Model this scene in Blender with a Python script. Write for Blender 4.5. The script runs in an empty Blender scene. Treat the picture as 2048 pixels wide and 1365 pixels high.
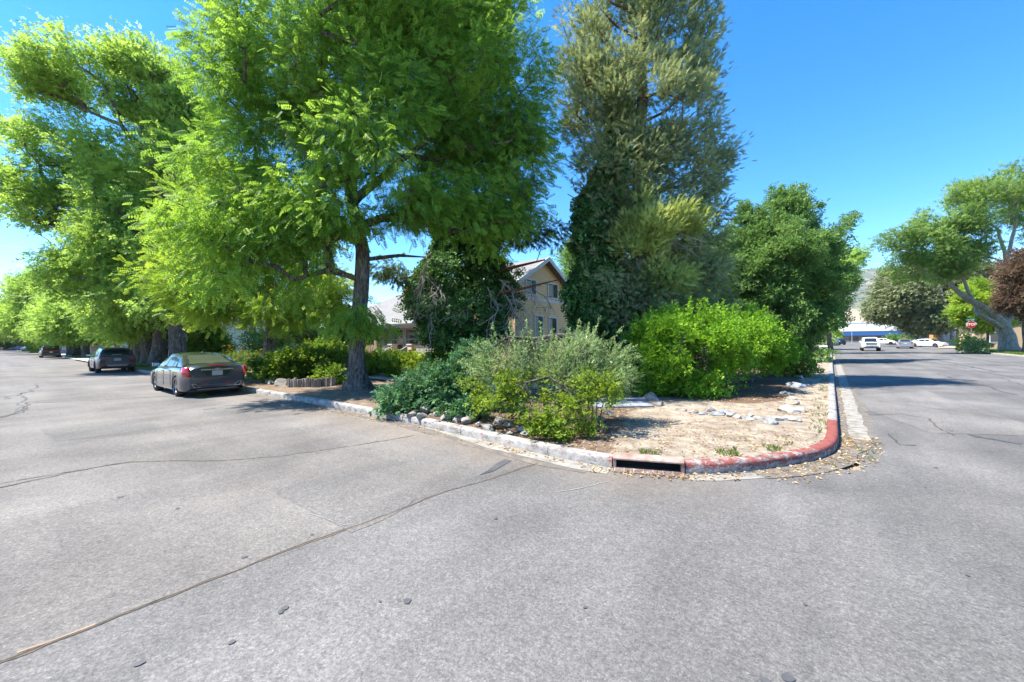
import bpy, bmesh, math, random
import numpy as np
from mathutils import Vector, Matrix, noise

# ---------------------------------------------------------------- camera, light, exposure
C = bpy.context.scene.collection
sc = bpy.context.scene
F, ROLL, H = 808.0, 0.0095, 1.75
YAW = math.atan2(.619, .785)
cd = bpy.data.cameras.new("camera"); cam = bpy.data.objects.new("camera", cd); C.objects.link(cam)
cd.sensor_width = 36; cd.lens = F / 2048 * 36; cd.clip_start = .05; cd.clip_end = 30000
cam.matrix_world = (Matrix.Translation((0, 0, H)) @ Matrix.Rotation(YAW, 4, 'Z') @ Matrix.Rotation(math.pi / 2, 4, 'X')
                    @ Matrix.Rotation(-ROLL, 4, 'Z'))
sc.camera = cam
SUN_EL = math.radians(60)
so = (-.96, .03)                                    # towards the sun, camera frame; rotated into the street frame below
SX = .785 * so[0] - .619 * so[1]; SY = .619 * so[0] + .785 * so[1]
SUN_AZ = math.atan2(SX, SY)                          # clockwise from +Y
w = bpy.data.worlds.new("World"); sc.world = w; w.use_nodes = True
nt = w.node_tree; bg = nt.nodes["Background"]
sky = nt.nodes.new("ShaderNodeTexSky"); sky.sky_type = 'NISHITA'; sky.sun_disc = False
sky.sun_elevation = SUN_EL; sky.sun_rotation = SUN_AZ; sky.altitude = 1400; sky.air_density = 1.0
sky.dust_density = .1; sky.ozone_density = 2.5
hs = nt.nodes.new("ShaderNodeHueSaturation"); hs.inputs["Saturation"].default_value = 1.36; hs.inputs["Value"].default_value = .85
nt.links.new(sky.outputs[0], hs.inputs["Color"]); nt.links.new(hs.outputs[0], bg.inputs[0]); bg.inputs[1].default_value = .15
ld = bpy.data.lights.new("sun", 'SUN'); ld.energy = 4.6; ld.angle = math.radians(.5); ld.color = (1, .94, .84)
sun = bpy.data.objects.new("sun", ld); C.objects.link(sun)
sv = Vector((math.sin(SUN_AZ) * math.cos(SUN_EL), math.cos(SUN_AZ) * math.cos(SUN_EL), math.sin(SUN_EL)))
sun.rotation_euler = sv.to_track_quat('Z', 'Y').to_euler(); sun.location = sv * 60
vs = sc.view_settings; vs.view_transform = 'Standard'; vs.look = 'None'; vs.exposure = 1.6; vs.gamma = 1
cy = sc.cycles; cy.max_bounces = 8; cy.diffuse_bounces = 4; cy.glossy_bounces = 3; cy.transmission_bounces = 5
cy.transparent_max_bounces = 6; cy.volume_bounces = 0; cy.caustics_reflective = False; cy.caustics_refractive = False
cy.use_denoising = True

# ---------------------------------------------------------------- photo pixel -> place helpers (street frame: X along street A, Y along street B)
def s2w(xo, D, z=0.): return (.785 * xo - .619 * D, .619 * xo + .785 * D, z)
def unroll(px, py):
    dx, dy = px - 1024, py - 682.5
    return dx * math.cos(ROLL) - dy * math.sin(ROLL), dy * math.cos(ROLL) + dx * math.sin(ROLL)
def g(px, py, z=0.):
    x, y = unroll(px, py); D = (H - z) * F / y
    return s2w(x / F * D, D, z)
def at(px, py, D):
    x, y = unroll(px, py)
    return s2w(x / F * D, D, H - y / F * D)
def onD(px, D, z=0.):
    p = at(px, 690, D); return (p[0], p[1], z)
rng = np.random.default_rng(11); random.seed(5)

# ---------------------------------------------------------------- tagging
def tag(o, label=None, cat=None, group=None, kind=None):
    if label: o['label'] = label
    if cat: o['category'] = cat
    if group: o['group'] = group
    if kind: o['kind'] = kind
    return o
def thing(name, label, cat, loc=(0, 0, 0), rz=0., group=None):
    o = bpy.data.objects.new(name, None); C.objects.link(o); o.location = loc; o.rotation_euler = (0, 0, rz)
    o.empty_display_size = .2
    return tag(o, label, cat, group)
def copy_tree(o, parent=None):
    c = o.copy(); C.objects.link(c); c.parent = parent
    for ch in list(o.children): copy_tree(ch, c)
    return c

# ---------------------------------------------------------------- materials
def mat(name, col=(.5, .5, .5), rough=.7, metal=0., spec=.5):
    m = bpy.data.materials.new(name); m.use_nodes = True
    b = m.node_tree.nodes["Principled BSDF"]
    b.inputs["Base Color"].default_value = (*col, 1); b.inputs["Roughness"].default_value = rough
    b.inputs["Metallic"].default_value = metal; b.inputs["Specular IOR Level"].default_value = spec
    return m
class NT:
    def __init__(s, m): s.m = m; s.t = m.node_tree; s.b = s.t.nodes["Principled BSDF"]
    def n(s, kind, **kw):
        x = s.t.nodes.new("ShaderNode" + kind)
        for k, v in kw.items(): setattr(x, k, v)
        return x
    def l(s, a, b): s.t.links.new(a, b)
    def co(s, scale=(1, 1, 1), obj=True):
        tc = s.n("TexCoord"); mp = s.n("Mapping"); mp.inputs["Scale"].default_value = scale
        s.l(tc.outputs["Object"], mp.inputs[0]); return mp.outputs[0]
    def noise(s, vec, scale, detail=4, rough=.6, dist=0.):
        x = s.n("TexNoise"); x.inputs["Scale"].default_value = scale; x.inputs["Detail"].default_value = detail
        x.inputs["Roughness"].default_value = rough; x.inputs["Distortion"].default_value = dist
        s.l(vec, x.inputs["Vector"]); return x.outputs["Fac"]
    def ramp(s, fac, stops):
        r = s.n("ValToRGB"); e = r.color_ramp.elements
        while len(e) < len(stops): e.new(.5)
        for i, (p, c) in enumerate(stops):
            e[i].position = p; e[i].color = (*c, 1) if len(c) == 3 else c
        s.l(fac, r.inputs[0]); return r.outputs[0]
    def mix(s, fac, a, b, mode='MIX'):
        x = s.n("Mix", data_type='RGBA', blend_type=mode)
        for i, v in ((0, fac), (6, a), (7, b)):
            if hasattr(v, "links"): s.l(v, x.inputs[i])
            else: x.inputs[i].default_value = v if i == 0 else (*v, 1)
        return x.outputs[2]
    def math(s, op, a, b=None, clamp=False):
        x = s.n("Math", operation=op, use_clamp=clamp)
        for i, v in ((0, a), (1, b)):
            if v is None: continue
            if hasattr(v, "links"): s.l(v, x.inputs[i])
            else: x.inputs[i].default_value = v
        return x.outputs[0]
    def bump(s, h, strength=.4, dist=.02):
        x = s.n("Bump"); x.inputs["Strength"].default_value = strength; x.inputs["Distance"].default_value = dist
        s.l(h, x.inputs["Height"]); s.l(x.outputs[0], s.b.inputs["Normal"])
    def col(s, c): s.l(c, s.b.inputs["Base Color"])
def noisy(name, c1, c2, scale=5, rough=.85, bump=.3, bscale=None, c3=None, stretch=(1, 1, 1), bd=.02, detail=5):
    m = mat(name, c1, rough); n = NT(m); v = n.co(stretch)
    f = n.noise(v, scale, detail)
    st = [(.3, c1), (.7, c2)] if c3 is None else [(.28, c1), (.5, c2), (.72, c3)]
    n.col(n.ramp(f, st))
    if bump: n.bump(n.noise(v, bscale or scale * 3, 5), bump, bd)
    return m
def asphalt(name, base, seed):
    m = mat(name, base, .92, spec=.25); n = NT(m); v = n.co(); v2 = n.co((1, .35, 1))
    k = lambda f: tuple(c * f for c in base)
    big = n.ramp(n.noise(v, .35, 5, .6), [(.3, k(.74)), (.5, k(1.)), (.68, k(1.26))])
    streak = n.ramp(n.noise(v2, 1.1, 4, .55, .4), [(.35, (.86, .86, .87)), (.65, (1.1, 1.09, 1.07))])
    c = n.mix(1., big, streak, 'MULTIPLY')
    vo = n.n("TexVoronoi"); vo.inputs["Scale"].default_value = 110; n.l(v, vo.inputs["Vector"])
    sp = n.ramp(vo.outputs["Color"], [(.1, (.72, .72, .73)), (.45, (.97, .97, .97)), (.75, (1.03, 1.03, 1.02)), (.95, (1.5, 1.47, 1.42))])
    c = n.mix(.85, c, sp, 'MULTIPLY')
    fine = n.ramp(n.noise(v, 38, 3, .8), [(.32, (.68, .68, .69)), (.5, (1, 1, 1)), (.68, (1.38, 1.36, 1.33))])
    c = n.mix(.9, c, fine, 'MULTIPLY')
    blot = n.ramp(n.noise(v, 2.6 + seed, 6, .75), [(.28, (.62, .62, .63)), (.40, (1, 1, 1)), (.64, (1, 1, 1)), (.76, (1.3, 1.26, 1.18))])
    c = n.mix(.8, c, blot, 'MULTIPLY')
    se = n.n("SeparateXYZ"); n.l(v, se.inputs[0])
    ym = n.ramp(n.math('ADD', n.math('MULTIPLY', se.outputs[1], .2), n.math('MULTIPLY', n.math('SUBTRACT', n.noise(v, 1.3, 6, .75), .5), .5)), [(.80, (0, 0, 0)), (1.06, (1, 1, 1))])
    ln_ = n.ramp(n.noise(n.co((.05, 1, 1) if seed == 0 else (1, .05, 1)), .9, 4, .6), [(.35, (.86, .86, .86)), (.65, (1.13, 1.12, 1.11))]); c = n.mix(.8, c, ln_, 'MULTIPLY')
    xm = n.ramp(n.math('ADD', n.math('MULTIPLY', se.outputs[0], .25), 1.), [(.45, (1, 1, 1)), (.9, (0, 0, 0))])
    c = n.mix(n.math('MULTIPLY', n.math('MULTIPLY', ym, xm), .34), c, (.2, .15, .105))
    mott = n.ramp(n.noise(v, 13, 6, .85), [(.34, (.74, .74, .75)), (.5, (1, 1, 1)), (.64, (1.3, 1.28, 1.25))])
    c = n.mix(.8, c, mott, 'MULTIPLY')
    n.col(c); n.bump(n.noise(v, 55, 4, .8), .55, .012)
    return m
def leafmat(name, dark, mid, light, trans=.38, rough=.5, nscale=.55, accent=None, gain=1.):
    m = mat(name, mid, max(rough, .55), spec=.16); n = NT(m)
    at_ = n.n("Attribute", attribute_name="tone")
    v = n.co(); f = n.noise(v, nscale, 3, .6)
    s = n.math('ADD', n.math('MULTIPLY', at_.outputs["Fac"], .62), n.math('MULTIPLY', f, .5))
    sc_ = lambda c: tuple(x * gain for x in c)
    st = [(.25, sc_(dark)), (.55, sc_(mid)), (.82, sc_(light))]
    if accent: st += [(.97, sc_(light)), (1., sc_(accent))]
    c = n.ramp(s, st); n.col(c)
    tr = n.n("BsdfTranslucent"); mx = n.n("MixShader"); mx.inputs[0].default_value = trans
    tc = n.mix(.35, c, (light[0] * gain * 1.3, light[1] * gain * 1.25, light[2] * gain * .6)); n.l(tc, tr.inputs[0])
    out = m.node_tree.nodes["Material Output"]
    n.l(n.b.outputs[0], mx.inputs[1]); n.l(tr.outputs[0], mx.inputs[2]); n.l(mx.outputs[0], out.inputs[0])
    return m
def bark(name, c1, c2, c3, vs_=6., st=1.):
    m = mat(name, c1, .95, spec=.15); n = NT(m); v = n.co((vs_, vs_, 1.1))
    f = n.noise(v, 2.2, 6, .65, 1.2); n.col(n.ramp(f, [(.32, c1), (.5, c2), (.68, c3)])); n.bump(f, st, .08)
    return m
M = {}
M['asphA'] = asphalt("asphalt_weathered", (.146, .139, .132), 0); M['asphB'] = asphalt("asphalt_grey", (.13, .127, .125), .7)
M['conc'] = noisy("concrete", (.28, .27, .25), (.42, .41, .38), 3, .9, .3, 40)
M['bark'] = bark("furrowed_bark", (.03, .024, .02), (.13, .108, .092), (.32, .28, .245))
M['bark_red'] = bark("reddish_bark", (.08, .04, .025), (.2, .1, .06), (.33, .19, .12))
M['bark_pale'] = bark("pale_bark", (.16, .14, .12), (.33, .3, .26), (.48, .45, .41), 3.)
M['bark_white'] = bark("whitish_bark", (.2, .2, .2), (.42, .43, .44), (.6, .61, .63), 3.)
M['twig'] = noisy("dead_twig", (.3, .27, .24), (.5, .47, .43), 20, .9, 0)
M['rock'] = noisy("field_stone", (.1, .09, .08), (.22, .2, .175), 6, .9, .8, 18, (.38, .35, .31))
M['rock_pale'] = noisy("pale_stone", (.17, .155, .135), (.31, .295, .26), 7, .9, .8, 18, (.46, .44, .4))
M['rock_blue'] = noisy("blue_grey_stone", (.1, .115, .135), (.2, .22, .25), 6, .9, .8, 18, (.34, .36, .38))
M['dirt'] = None
def dirtmat():
    m = mat("dry_ground", (.4, .33, .26), .95, spec=.1); n = NT(m); v = n.co()
    a_ = n.n("Attribute", attribute_name="mulch")
    pale = n.ramp(n.noise(v, 3.2, 7, .7), [(.28, (.15, .115, .085)), (.42, (.26, .215, .17)), (.58, (.385, .335, .27)), (.75, (.52, .465, .39))])
    chips = n.ramp(n.noise(n.co((1, 2.2, 1)), 26, 5, .8, .6), [(.3, (.05, .03, .022)), (.5, (.14, .09, .062)), (.66, (.25, .175, .125)), (.8, (.42, .33, .25))])
    e = n.math('ADD', a_.outputs["Fac"], n.math('MULTIPLY', n.math('SUBTRACT', n.noise(v, 5, 6, .7), .5), 1.3), True)
    fine = n.ramp(n.noise(v, 60, 4, .8), [(.3, (.6, .58, .55)), (.7, (1.35, 1.33, 1.3))])
    n.col(n.mix(.9, n.mix(e, pale, chips), fine, 'MULTIPLY')); n.bump(n.noise(v, 45, 5, .8), .9, .03)
    return m
M['dirt'] = dirtmat()
M['lawn'] = noisy("lawn_soil", (.05, .09, .02), (.12, .18, .045), 2.5, .95, .6, 60, (.2, .2, .09))
M['base'] = noisy("open_ground", (.15, .12, .08), (.26, .21, .15), .05, .95, .3, 2, (.1, .13, .06))

# ---------------------------------------------------------------- mesh helpers
def mk(name, verts, faces, m, parent=None, smooth=False, angle=None):
    me = bpy.data.meshes.new(name); me.from_pydata([tuple(v) for v in verts], [], faces)
    o = bpy.data.objects.new(name, me); C.objects.link(o)
    if m: me.materials.append(m)
    if parent: o.parent = parent
    if smooth:
        me.shade_smooth()
        if angle: me.set_sharp_from_angle(angle=math.radians(angle))
    return o
class MB:
    def __init__(s): s.v = []; s.f = []
    def add(s, v, f):
        k = len(s.v); s.v += [tuple(x) for x in v]; s.f += [tuple(i + k for i in q) for q in f]; return s
    def box(s, c, d, rz=0., tilt=None):
        x, y, z = (k / 2 for k in d); co, si = math.cos(rz), math.sin(rz); vv = []
        for i in (-1, 1):
            for j in (-1, 1):
                for k in (-1, 1):
                    px, py, pz = i * x, j * y, k * z
                    if tilt: px, pz = px * math.cos(tilt) + pz * math.sin(tilt), pz * math.cos(tilt) - px * math.sin(tilt)
                    vv.append((c[0] + px * co - py * si, c[1] + px * si + py * co, c[2] + pz))
        return s.add(vv, [(0, 1, 3, 2), (4, 6, 7, 5), (0, 4, 5, 1), (2, 3, 7, 6), (0, 2, 6, 4), (1, 5, 7, 3)])
    def b2(s, a, b): return s.box([(a[i] + b[i]) / 2 for i in range(3)], [abs(b[i] - a[i]) for i in range(3)])
    def tube(s, pts, rad, n=8, cap=True):
        P = [Vector(p) for p in pts]; k0 = len(s.v)
        if not hasattr(rad, '__len__'): rad = [rad] * len(P)
        up = Vector((0, 0, 1)) if abs((P[-1] - P[0]).normalized().z) < .9 else Vector((1, 0, 0))
        for i, p in enumerate(P):
            t = (P[min(i + 1, len(P) - 1)] - P[max(i - 1, 0)]).normalized()
            a = t.cross(up)
            if a.length < 1e-5: a = t.orthogonal()
            a.normalize(); b = t.cross(a)
            for j in range(n):
                th = 2 * math.pi * j / n; s.v.append(tuple(p + (a * math.cos(th) + b * math.sin(th)) * rad[i]))
        for i in range(len(P) - 1):
            for j in range(n):
                s.f.append((k0 + i * n + j, k0 + i * n + (j + 1) % n, k0 + (i + 1) * n + (j + 1) % n, k0 + (i + 1) * n + j))
        if cap:
            s.f.append(tuple(k0 + j for j in range(n))[::-1]); s.f.append(tuple(k0 + (len(P) - 1) * n + j for j in range(n)))
        return s
    def lathe(s, prof, n=24, axis='Y', c=(0, 0, 0)):      # prof: list of (r, along axis)
        k0 = len(s.v)
        for r, h in prof:
            for j in range(n):
                th = 2 * math.pi * j / n; a, b = r * math.cos(th), r * math.sin(th)
                p = (a, h, b) if axis == 'Y' else ((a, b, h) if axis == 'Z' else (h, a, b))
                s.v.append((p[0] + c[0], p[1] + c[1], p[2] + c[2]))
        for i in range(len(prof) - 1):
            for j in range(n):
                s.f.append((k0 + i * n + j, k0 + i * n + (j + 1) % n, k0 + (i + 1) * n + (j + 1) % n, k0 + (i + 1) * n + j))
        return s
    def build(s, name, m, parent=None, smooth=False, angle=None, bevel=0):
        o = mk(name, s.v, s.f, m, parent, smooth, angle)
        if bevel:
            md = o.modifiers.new("bevel", 'BEVEL'); md.width = bevel; md.segments = 2; md.limit_method = 'ANGLE'
        return o
def nz(p, s=1., seed=0.): return noise.noise(Vector((p[0] * s + seed, p[1] * s + seed * .7, p[2] * s if len(p) > 2 else seed)))
# ---------------------------------------------------------------- the setting: ground, roads, kerbs
def sheet(name, pts, z, m, kind='structure'):
    o = mk(name, [(p[0], p[1], z) for p in pts], [tuple(range(len(pts)))], m); tag(o, kind=kind); return o
XS = -3.62                                            # seam between the two pavings
sheet('ground', [(-7000, -7000), (7000, -7000), (7000, 7000), (-7000, 7000)], -.04, M['base'])
sheet('road', [(-420, -7), (XS, -7), (XS, 5.35), (-5.8, 5.5), (-9, 5.7), (-420, 5.7)], 0, M['asphA'])
sheet('road', [(XS, -40), (12.6, -40), (12.6, 75), (60, 75), (60, 89), (120, 89), (120, 190), (-60, 190), (-60, 89), (-120, 89), (-120, 75), (.3, 75), (.3, 7), (-1, 6.6), (XS, 5.45)], -.001, M['asphB'])

# kerb line (face at road level)
KP = [(-420, 5.5), (-200, 5.5), (-101, 5.5), (-32, 5.52), (-16.4, 5.54), (-8.9, 5.52), (-5.75, 5.34), (-3.72, 5.17), (-2.36, 5.17),
      (-1.50, 5.52), (-.86, 6.12), (-.38, 6.84), (-.06, 7.55), (.08, 8.4), (.1, 10.45), (.1, 16), (.1, 30), (.1, 50), (.1, 73.5)]
def resample(P, step_near=.25):
    out = []
    for i in range(len(P) - 1):
        p0 = P[max(i - 1, 0)]; p1 = P[i]; p2 = P[i + 1]; p3 = P[min(i + 2, len(P) - 1)]
        L = math.dist(p1, p2); near = min(math.hypot(*p1), math.hypot(*p2)) < 18
        n = max(1, int(L / (step_near if near else 3)))
        for k in range(n):
            t = k / n
            if L > 8: out.append((p1[0] + (p2[0] - p1[0]) * t, p1[1] + (p2[1] - p1[1]) * t)); continue
            m1 = [(p2[j] - p0[j]) * .5 * min(1, L / max(.1, math.dist(p0, p1))) if math.dist(p0, p1) > 3 * L else (p2[j] - p0[j]) * .5 for j in (0, 1)]
            m2 = [(p3[j] - p1[j]) * .5 * min(1, L / max(.1, math.dist(p2, p3))) if math.dist(p2, p3) > 3 * L else (p3[j] - p1[j]) * .5 for j in (0, 1)]
            h00, h10, h01, h11 = 2 * t**3 - 3 * t**2 + 1, t**3 - 2 * t**2 + t, -2 * t**3 + 3 * t**2, t**3 - t**2
            out.append(tuple(h00 * p1[j] + h10 * m1[j] + h01 * p2[j] + h11 * m2[j] for j in (0, 1)))
    out.append(P[-1]); return out
KL = resample(KP)
KA = np.array(KL)
def normals(P):
    P = np.array(P); T = np.gradient(P, axis=0); T /= np.linalg.norm(T, axis=1)[:, None]
    return np.stack([-T[:, 1], T[:, 0]], 1)            # points into the lot
KN = normals(KL)
def kmat():
    m = mat("kerb_concrete", (.4, .39, .36), .9, spec=.2); n = NT(m); v = n.co()
    red = n.n("Attribute", attribute_name="red").outputs["Fac"]
    conc = n.ramp(n.noise(v, 5, 7, .75), [(.28, (.11, .10, .09)), (.45, (.27, .255, .235)), (.66, (.42, .40, .375))])
    conc = n.mix(.8, conc, n.ramp(n.noise(v, 70, 3, .8), [(.3, (.7, .7, .7)), (.7, (1.25, 1.25, 1.25))]), 'MULTIPLY')
    rd = n.ramp(n.noise(v, 12, 5, .7), [(.3, (.17, .045, .036)), (.7, (.3, .10, .085))])
    wear = n.noise(n.co((1, 1, 2.2)), 7, 8, .8)
    conc = n.mix(n.ramp(n.noise(n.co((1, 1, 3)), 4, 7, .8), [(.53, (0, 0, 0)), (.62, (.85, .85, .85))]), conc, (.05, .047, .045))
    f = n.ramp(n.math('ADD', n.math('SUBTRACT', red, .5), wear), [(.47, (0, 0, 0)), (.53, (1, 1, 1))])
    n.col(n.mix(f, conc, rd)); n.bump(n.noise(v, 40, 5, .8), .5, .02)
    return m
M['kerb'] = kmat()
PROF = [(0, -.05), (0, .105), (.012, .132), (.04, .146), (.15, .15), (.162, .13), (.165, -.05)]
def sweep(name, P, N, prof, m, red=None, smooth=True):
    v, f, a = [], [], []
    for i, (p, n_) in enumerate(zip(P, N)):
        for d, z in prof:
            jd = .004 * nz((p[0] * 3, p[1] * 3, z * 9)); v.append((p[0] + n_[0] * (d + jd), p[1] + n_[1] * (d + jd), z + .004 * nz((p[0] * 2, p[1] * 2, 4)))); a.append(red(p, z, d) if red else 0)
    k = len(prof)
    for i in range(len(P) - 1):
        for j in range(k - 1): f.append((i * k + j, (i + 1) * k + j, (i + 1) * k + j + 1, i * k + j + 1))
    f.append(tuple(range(k))); f.append(tuple((len(P) - 1) * k + j for j in range(k))[::-1])
    o = mk(name, v, f, m, smooth=smooth, angle=50)
    if red:
        at_ = o.data.attributes.new("red", 'FLOAT', 'POINT'); at_.data.foreach_set("value", np.array(a, dtype=np.float32))
    return tag(o, kind='structure')
def redf(p, z, d):
    x, y = p[0], p[1]
    if x > -.6 and y > 10.35: return 0.
    if y > 7.4 and y < 10.4: return .68 if z > .12 else (.53 if z > .04 else .38)
    if x > -.9 and y < 10.4: return .52 if z > .12 else (.55 if z > .05 else .33)
    if x > -1.5: return .52 if z > .12 else (.53 if z > .03 else .3)
    if x > -2.4: return .5
    if x > -5.5: return .41 if z > .1 else .25
    if x > -8.5: return .40 if z > .06 else .22
    return 0.
gapA = [i for i, p in enumerate(KL) if p[0] <= -2.35]; ia = gapA[-1]
ib = next(i for i, p in enumerate(KL) if p[0] >= -1.51)
# kerb stones: joints roughly every 1.5-3 m near the corner
def kerb_runs(i0, i1, step):
    i = i0
    while i < i1:
        L = 0; j = i
        while j < i1 and L < step: L += math.dist(KL[j], KL[j + 1]); j += 1
        if i1 - j < 3: j = i1
        P = KA[i:j + 1].copy(); N = KN[i:j + 1]
        if L < 8:                                          # 8 mm joint
            t = P[1] - P[0]; P[0] = P[0] + t / np.linalg.norm(t) * .008
        sweep('kerb', P, N, PROF, M['kerb'], redf); i = j
kerb_runs(0, ia, 1.9); kerb_runs(ib, len(KL) - 1, 2.4)
# right-hand kerb of street B and the corner of the cross street
K2 = [(12.45, -38), (12.45, 30), (12.45, 52), (12.35, 70), (12.7, 73), (13.8, 74.5), (16, 75), (40, 75)]
K2 = resample(K2, 1.); sweep('kerb', K2, -normals(K2), PROF, M['kerb'], lambda p, z, d: 0)
K3 = resample([(.1, 73.5), (-.3, 74.6), (-1.5, 75), (-60, 75)], 1.); sweep('kerb', K3, normals(K3) , PROF, M['kerb'], lambda p, z, d: 0)
K4 = resample([(-.3, 120), (-.3, 92), (-1.5, 89.5), (-3, 89), (-60, 89)], 1.); sweep('kerb', K4, normals(K4), PROF, M['kerb'], lambda p, z, d: 0)

# lots behind the kerbs
inner = [(p[0] + n_[0] * .1, p[1] + n_[1] * .1) for p, n_ in zip(KL, KN)]
sheet('yard_ground', inner + [(-1.5, 74.9), (-420, 74.9)], .1, M['lawn'])
sheet('lawn', [(12.55, -38), (12.55, 70), (12.9, 73), (14, 74.4), (16, 74.9), (70, 74.9), (70, -38)], .14, M['lawn'])
sheet('lot_ground', [(-1.5, 89.1), (-60, 89.1), (-60, 150), (-.4, 150), (-.4, 92)], .1, noisy("bare_lot", (.3, .27, .22), (.45, .42, .36), .8))
sheet('lot_ground', [(13, 89.1), (110, 89.1), (110, 190), (18, 190), (14.5, 100)], .1, noisy("bare_lot_tan", (.3, .25, .19), (.42, .37, .3), .8))

# near ground as a relief grid: pale trodden corner, bark mulch in the beds
def inside(P):
    d = np.full(len(P), 1e9); s = np.zeros(len(P))
    A = KA[(KA[:, 0] > -60) & (KA[:, 1] < 80)]; An = KN[(KA[:, 0] > -60) & (KA[:, 1] < 80)]
    for k0 in range(0, len(P), 4000):
        q = P[k0:k0 + 4000]; D = ((q[:, None] - A[None]) ** 2).sum(-1); j = D.argmin(1)
        dd = ((q - A[j]) * An[j]).sum(1); d[k0:k0 + 4000] = dd
    return d
def lerp2(v, tab):
    return float(np.interp(v, [a for a, b in tab], [b for a, b in tab]))
def bedf(x, y):
    m = 0.
    q = .12 * nz((x, y, 5)); xr = lerp2(y, [(11.2, -1.9), (11.6, -1.35), (12.4, -1.0), (14, -.85), (22, -.95)])
    if y > 11.25 + q and x < xr + q: m = 1.
    if -9 < x < -2.75 + 2 * q - .25 * (y - 6): m = max(m, .72)
    m = max(m, .9 if y > 15.5 and x < -1.1 - .2 * nz((x, y, 3)) and x > -8 else 0)
    m = max(m, .55 if x < -6.2 and y < 30 else 0)
    m = max(m, .8 if -8.5 < x < -3.8 + .4 * nz((x, y * 2, 1)) else 0)
    m = max(m, .6 if x < -10 and y < 9.6 else 0)
    return max(0, min(1, m * 1.1))
gx = np.concatenate([np.arange(-34, -14, .4), np.arange(-14, .3, .11)]); gy = np.concatenate([np.arange(5.2, 14, .11), np.arange(14, 40, .4)])
GX, GY = np.meshgrid(gx, gy, indexing='ij'); P2 = np.stack([GX.ravel(), GY.ravel()], 1); dI = inside(P2)
hz = np.array([noise.fractal(Vector((p[0] * 1.4, p[1] * 1.4, 0)), .9, 2.1, 5) for p in P2])
mu = np.array([bedf(*p) for p in P2])
zz = .128 + np.clip(dI - .1, 0, 1) * (.022 + .018 * hz) + mu * .02 * np.clip(dI - .2, 0, 1)
def gz(x, y):                                            # ground height lookup for planting
    d = float(inside(np.array([[x, y]]))[0])
    if d < .07: return 0.
    return .128 + min(1, max(0, d - .1)) * (.022 + .018 * noise.fractal(Vector((x * 1.4, y * 1.4, 0)), .9, 2.1, 5)) + bedf(x, y) * .02 * min(1, max(0, d - .2))
nx_, ny_ = len(gx), len(gy); ok = (dI > .07)
ff = []
for i in range(nx_ - 1):
    for j in range(ny_ - 1):
        q = (i * ny_ + j, (i + 1) * ny_ + j, (i + 1) * ny_ + j + 1, i * ny_ + j + 1)
        if all(ok[k] for k in q): ff.append(q)
o = mk('dry_ground', np.column_stack([P2, zz]), ff, M['dirt'], smooth=True)
at_ = o.data.attributes.new("mulch", 'FLOAT', 'POINT'); at_.data.foreach_set("value", mu.astype(np.float32)); tag(o, kind='structure')

# verge strips further along street B: dirt, concrete walk, green grass patch, drive
sheet('verge', [(-1.4, 39.5), (.02, 39.5), (.02, 44), (-1.4, 44)], .153, M['dirt'])
sheet('walkway', [(-3, 40.6), (-.05, 40.6), (-.05, 42.6), (-3, 42.6)], .158, noisy("pale_concrete", (.5, .48, .45), (.62, .6, .56), 3))
sheet('path', [(-34, 9.75), (-8.2, 9.75), (-8.2, 10.95), (-34, 10.95)], .215, M['conc'])
sheet('driveway', [(-70, 5.3), (-56, 5.3), (-56, 14), (-70, 14)], .156, noisy("drive_concrete", (.42, .4, .38), (.55, .53, .5), 2))
sheet('driveway', [(-130, 5.3), (-88, 5.3), (-88, 12), (-130, 12)], .156, noisy("drive_concrete_pale", (.5, .49, .46), (.62, .6, .58), 2))

# concrete gutter in front of the kerb, ragged where asphalt laps over it
def strip(name, P, N, w0, w1, z, m, jag=.05, kind='structure', seed=0):
    v, f = [], []
    for i, (p, n_) in enumerate(zip(P, N)):
        a0 = w0(p) if callable(w0) else w0; a1 = w1(p) if callable(w1) else w1
        j = jag * nz((p[0] * 1.7, p[1] * 1.7, 7 + seed)) + jag * .5 * nz((p[0] * 9, p[1] * 9, 2 + seed))
        v += [(p[0] - n_[0] * a0, p[1] - n_[1] * a0, z), (p[0] - n_[0] * max(a0 + .01, a1 + j), p[1] - n_[1] * max(a0 + .01, a1 + j), z)]
    for i in range(len(P) - 1): f.append((2 * i, 2 * i + 2, 2 * i + 3, 2 * i + 1))
    o = mk(name, v, f, m); return tag(o, kind=kind)
M['gutter'] = noisy("gutter_concrete", (.12, .108, .092), (.23, .215, .19), 4.5, .9, .4, 50, (.31, .295, .27))
M['grit'] = noisy("gutter_grit", (.09, .08, .07), (.13, .115, .1), 5, .95, .6, 60, (.22, .18, .13))
sel = [i for i, p in enumerate(KL) if -6.6 < p[0] <= -2.3 and p[1] < 6]
strip('gutter', KA[sel], KN[sel], 0, lambda p: .02 + .26 * min(1, (p[0] + 6.6) / 2.2), .004, M['gutter'], .05)
sel = [i for i, p in enumerate(KL) if -1.55 < p[0] < -.35 and p[1] < 8]
strip('gutter', KA[sel], KN[sel], .07, .27, .004, M['gutter'], .03)
sel = [i for i, p in enumerate(KL) if p[0] > 0 and 8.9 < p[1] < 42]
fine = [(.1, 9.1 + .25 * k) for k in range(130)]
strip('gutter', fine, [(-1, 0)] * len(fine), .14, lambda p: .42, .004, M['gutter'], .05)
strip('gutter_dirt', fine, [(-1, 0)] * len(fine), 0, .15, .006, M['grit'], .04, seed=3)
strip('gutter_dirt', fine, [(-1, 0)] * len(fine), .40, .56, .003, M['grit'], .12, seed=5)
selc = [i for i, p in enumerate(KL) if -.9 < p[0] and p[1] < 9.3]
strip('gutter_dirt', KA[selc], KN[selc], 0, .34, .007, M['grit'], .12, seed=9)
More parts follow.
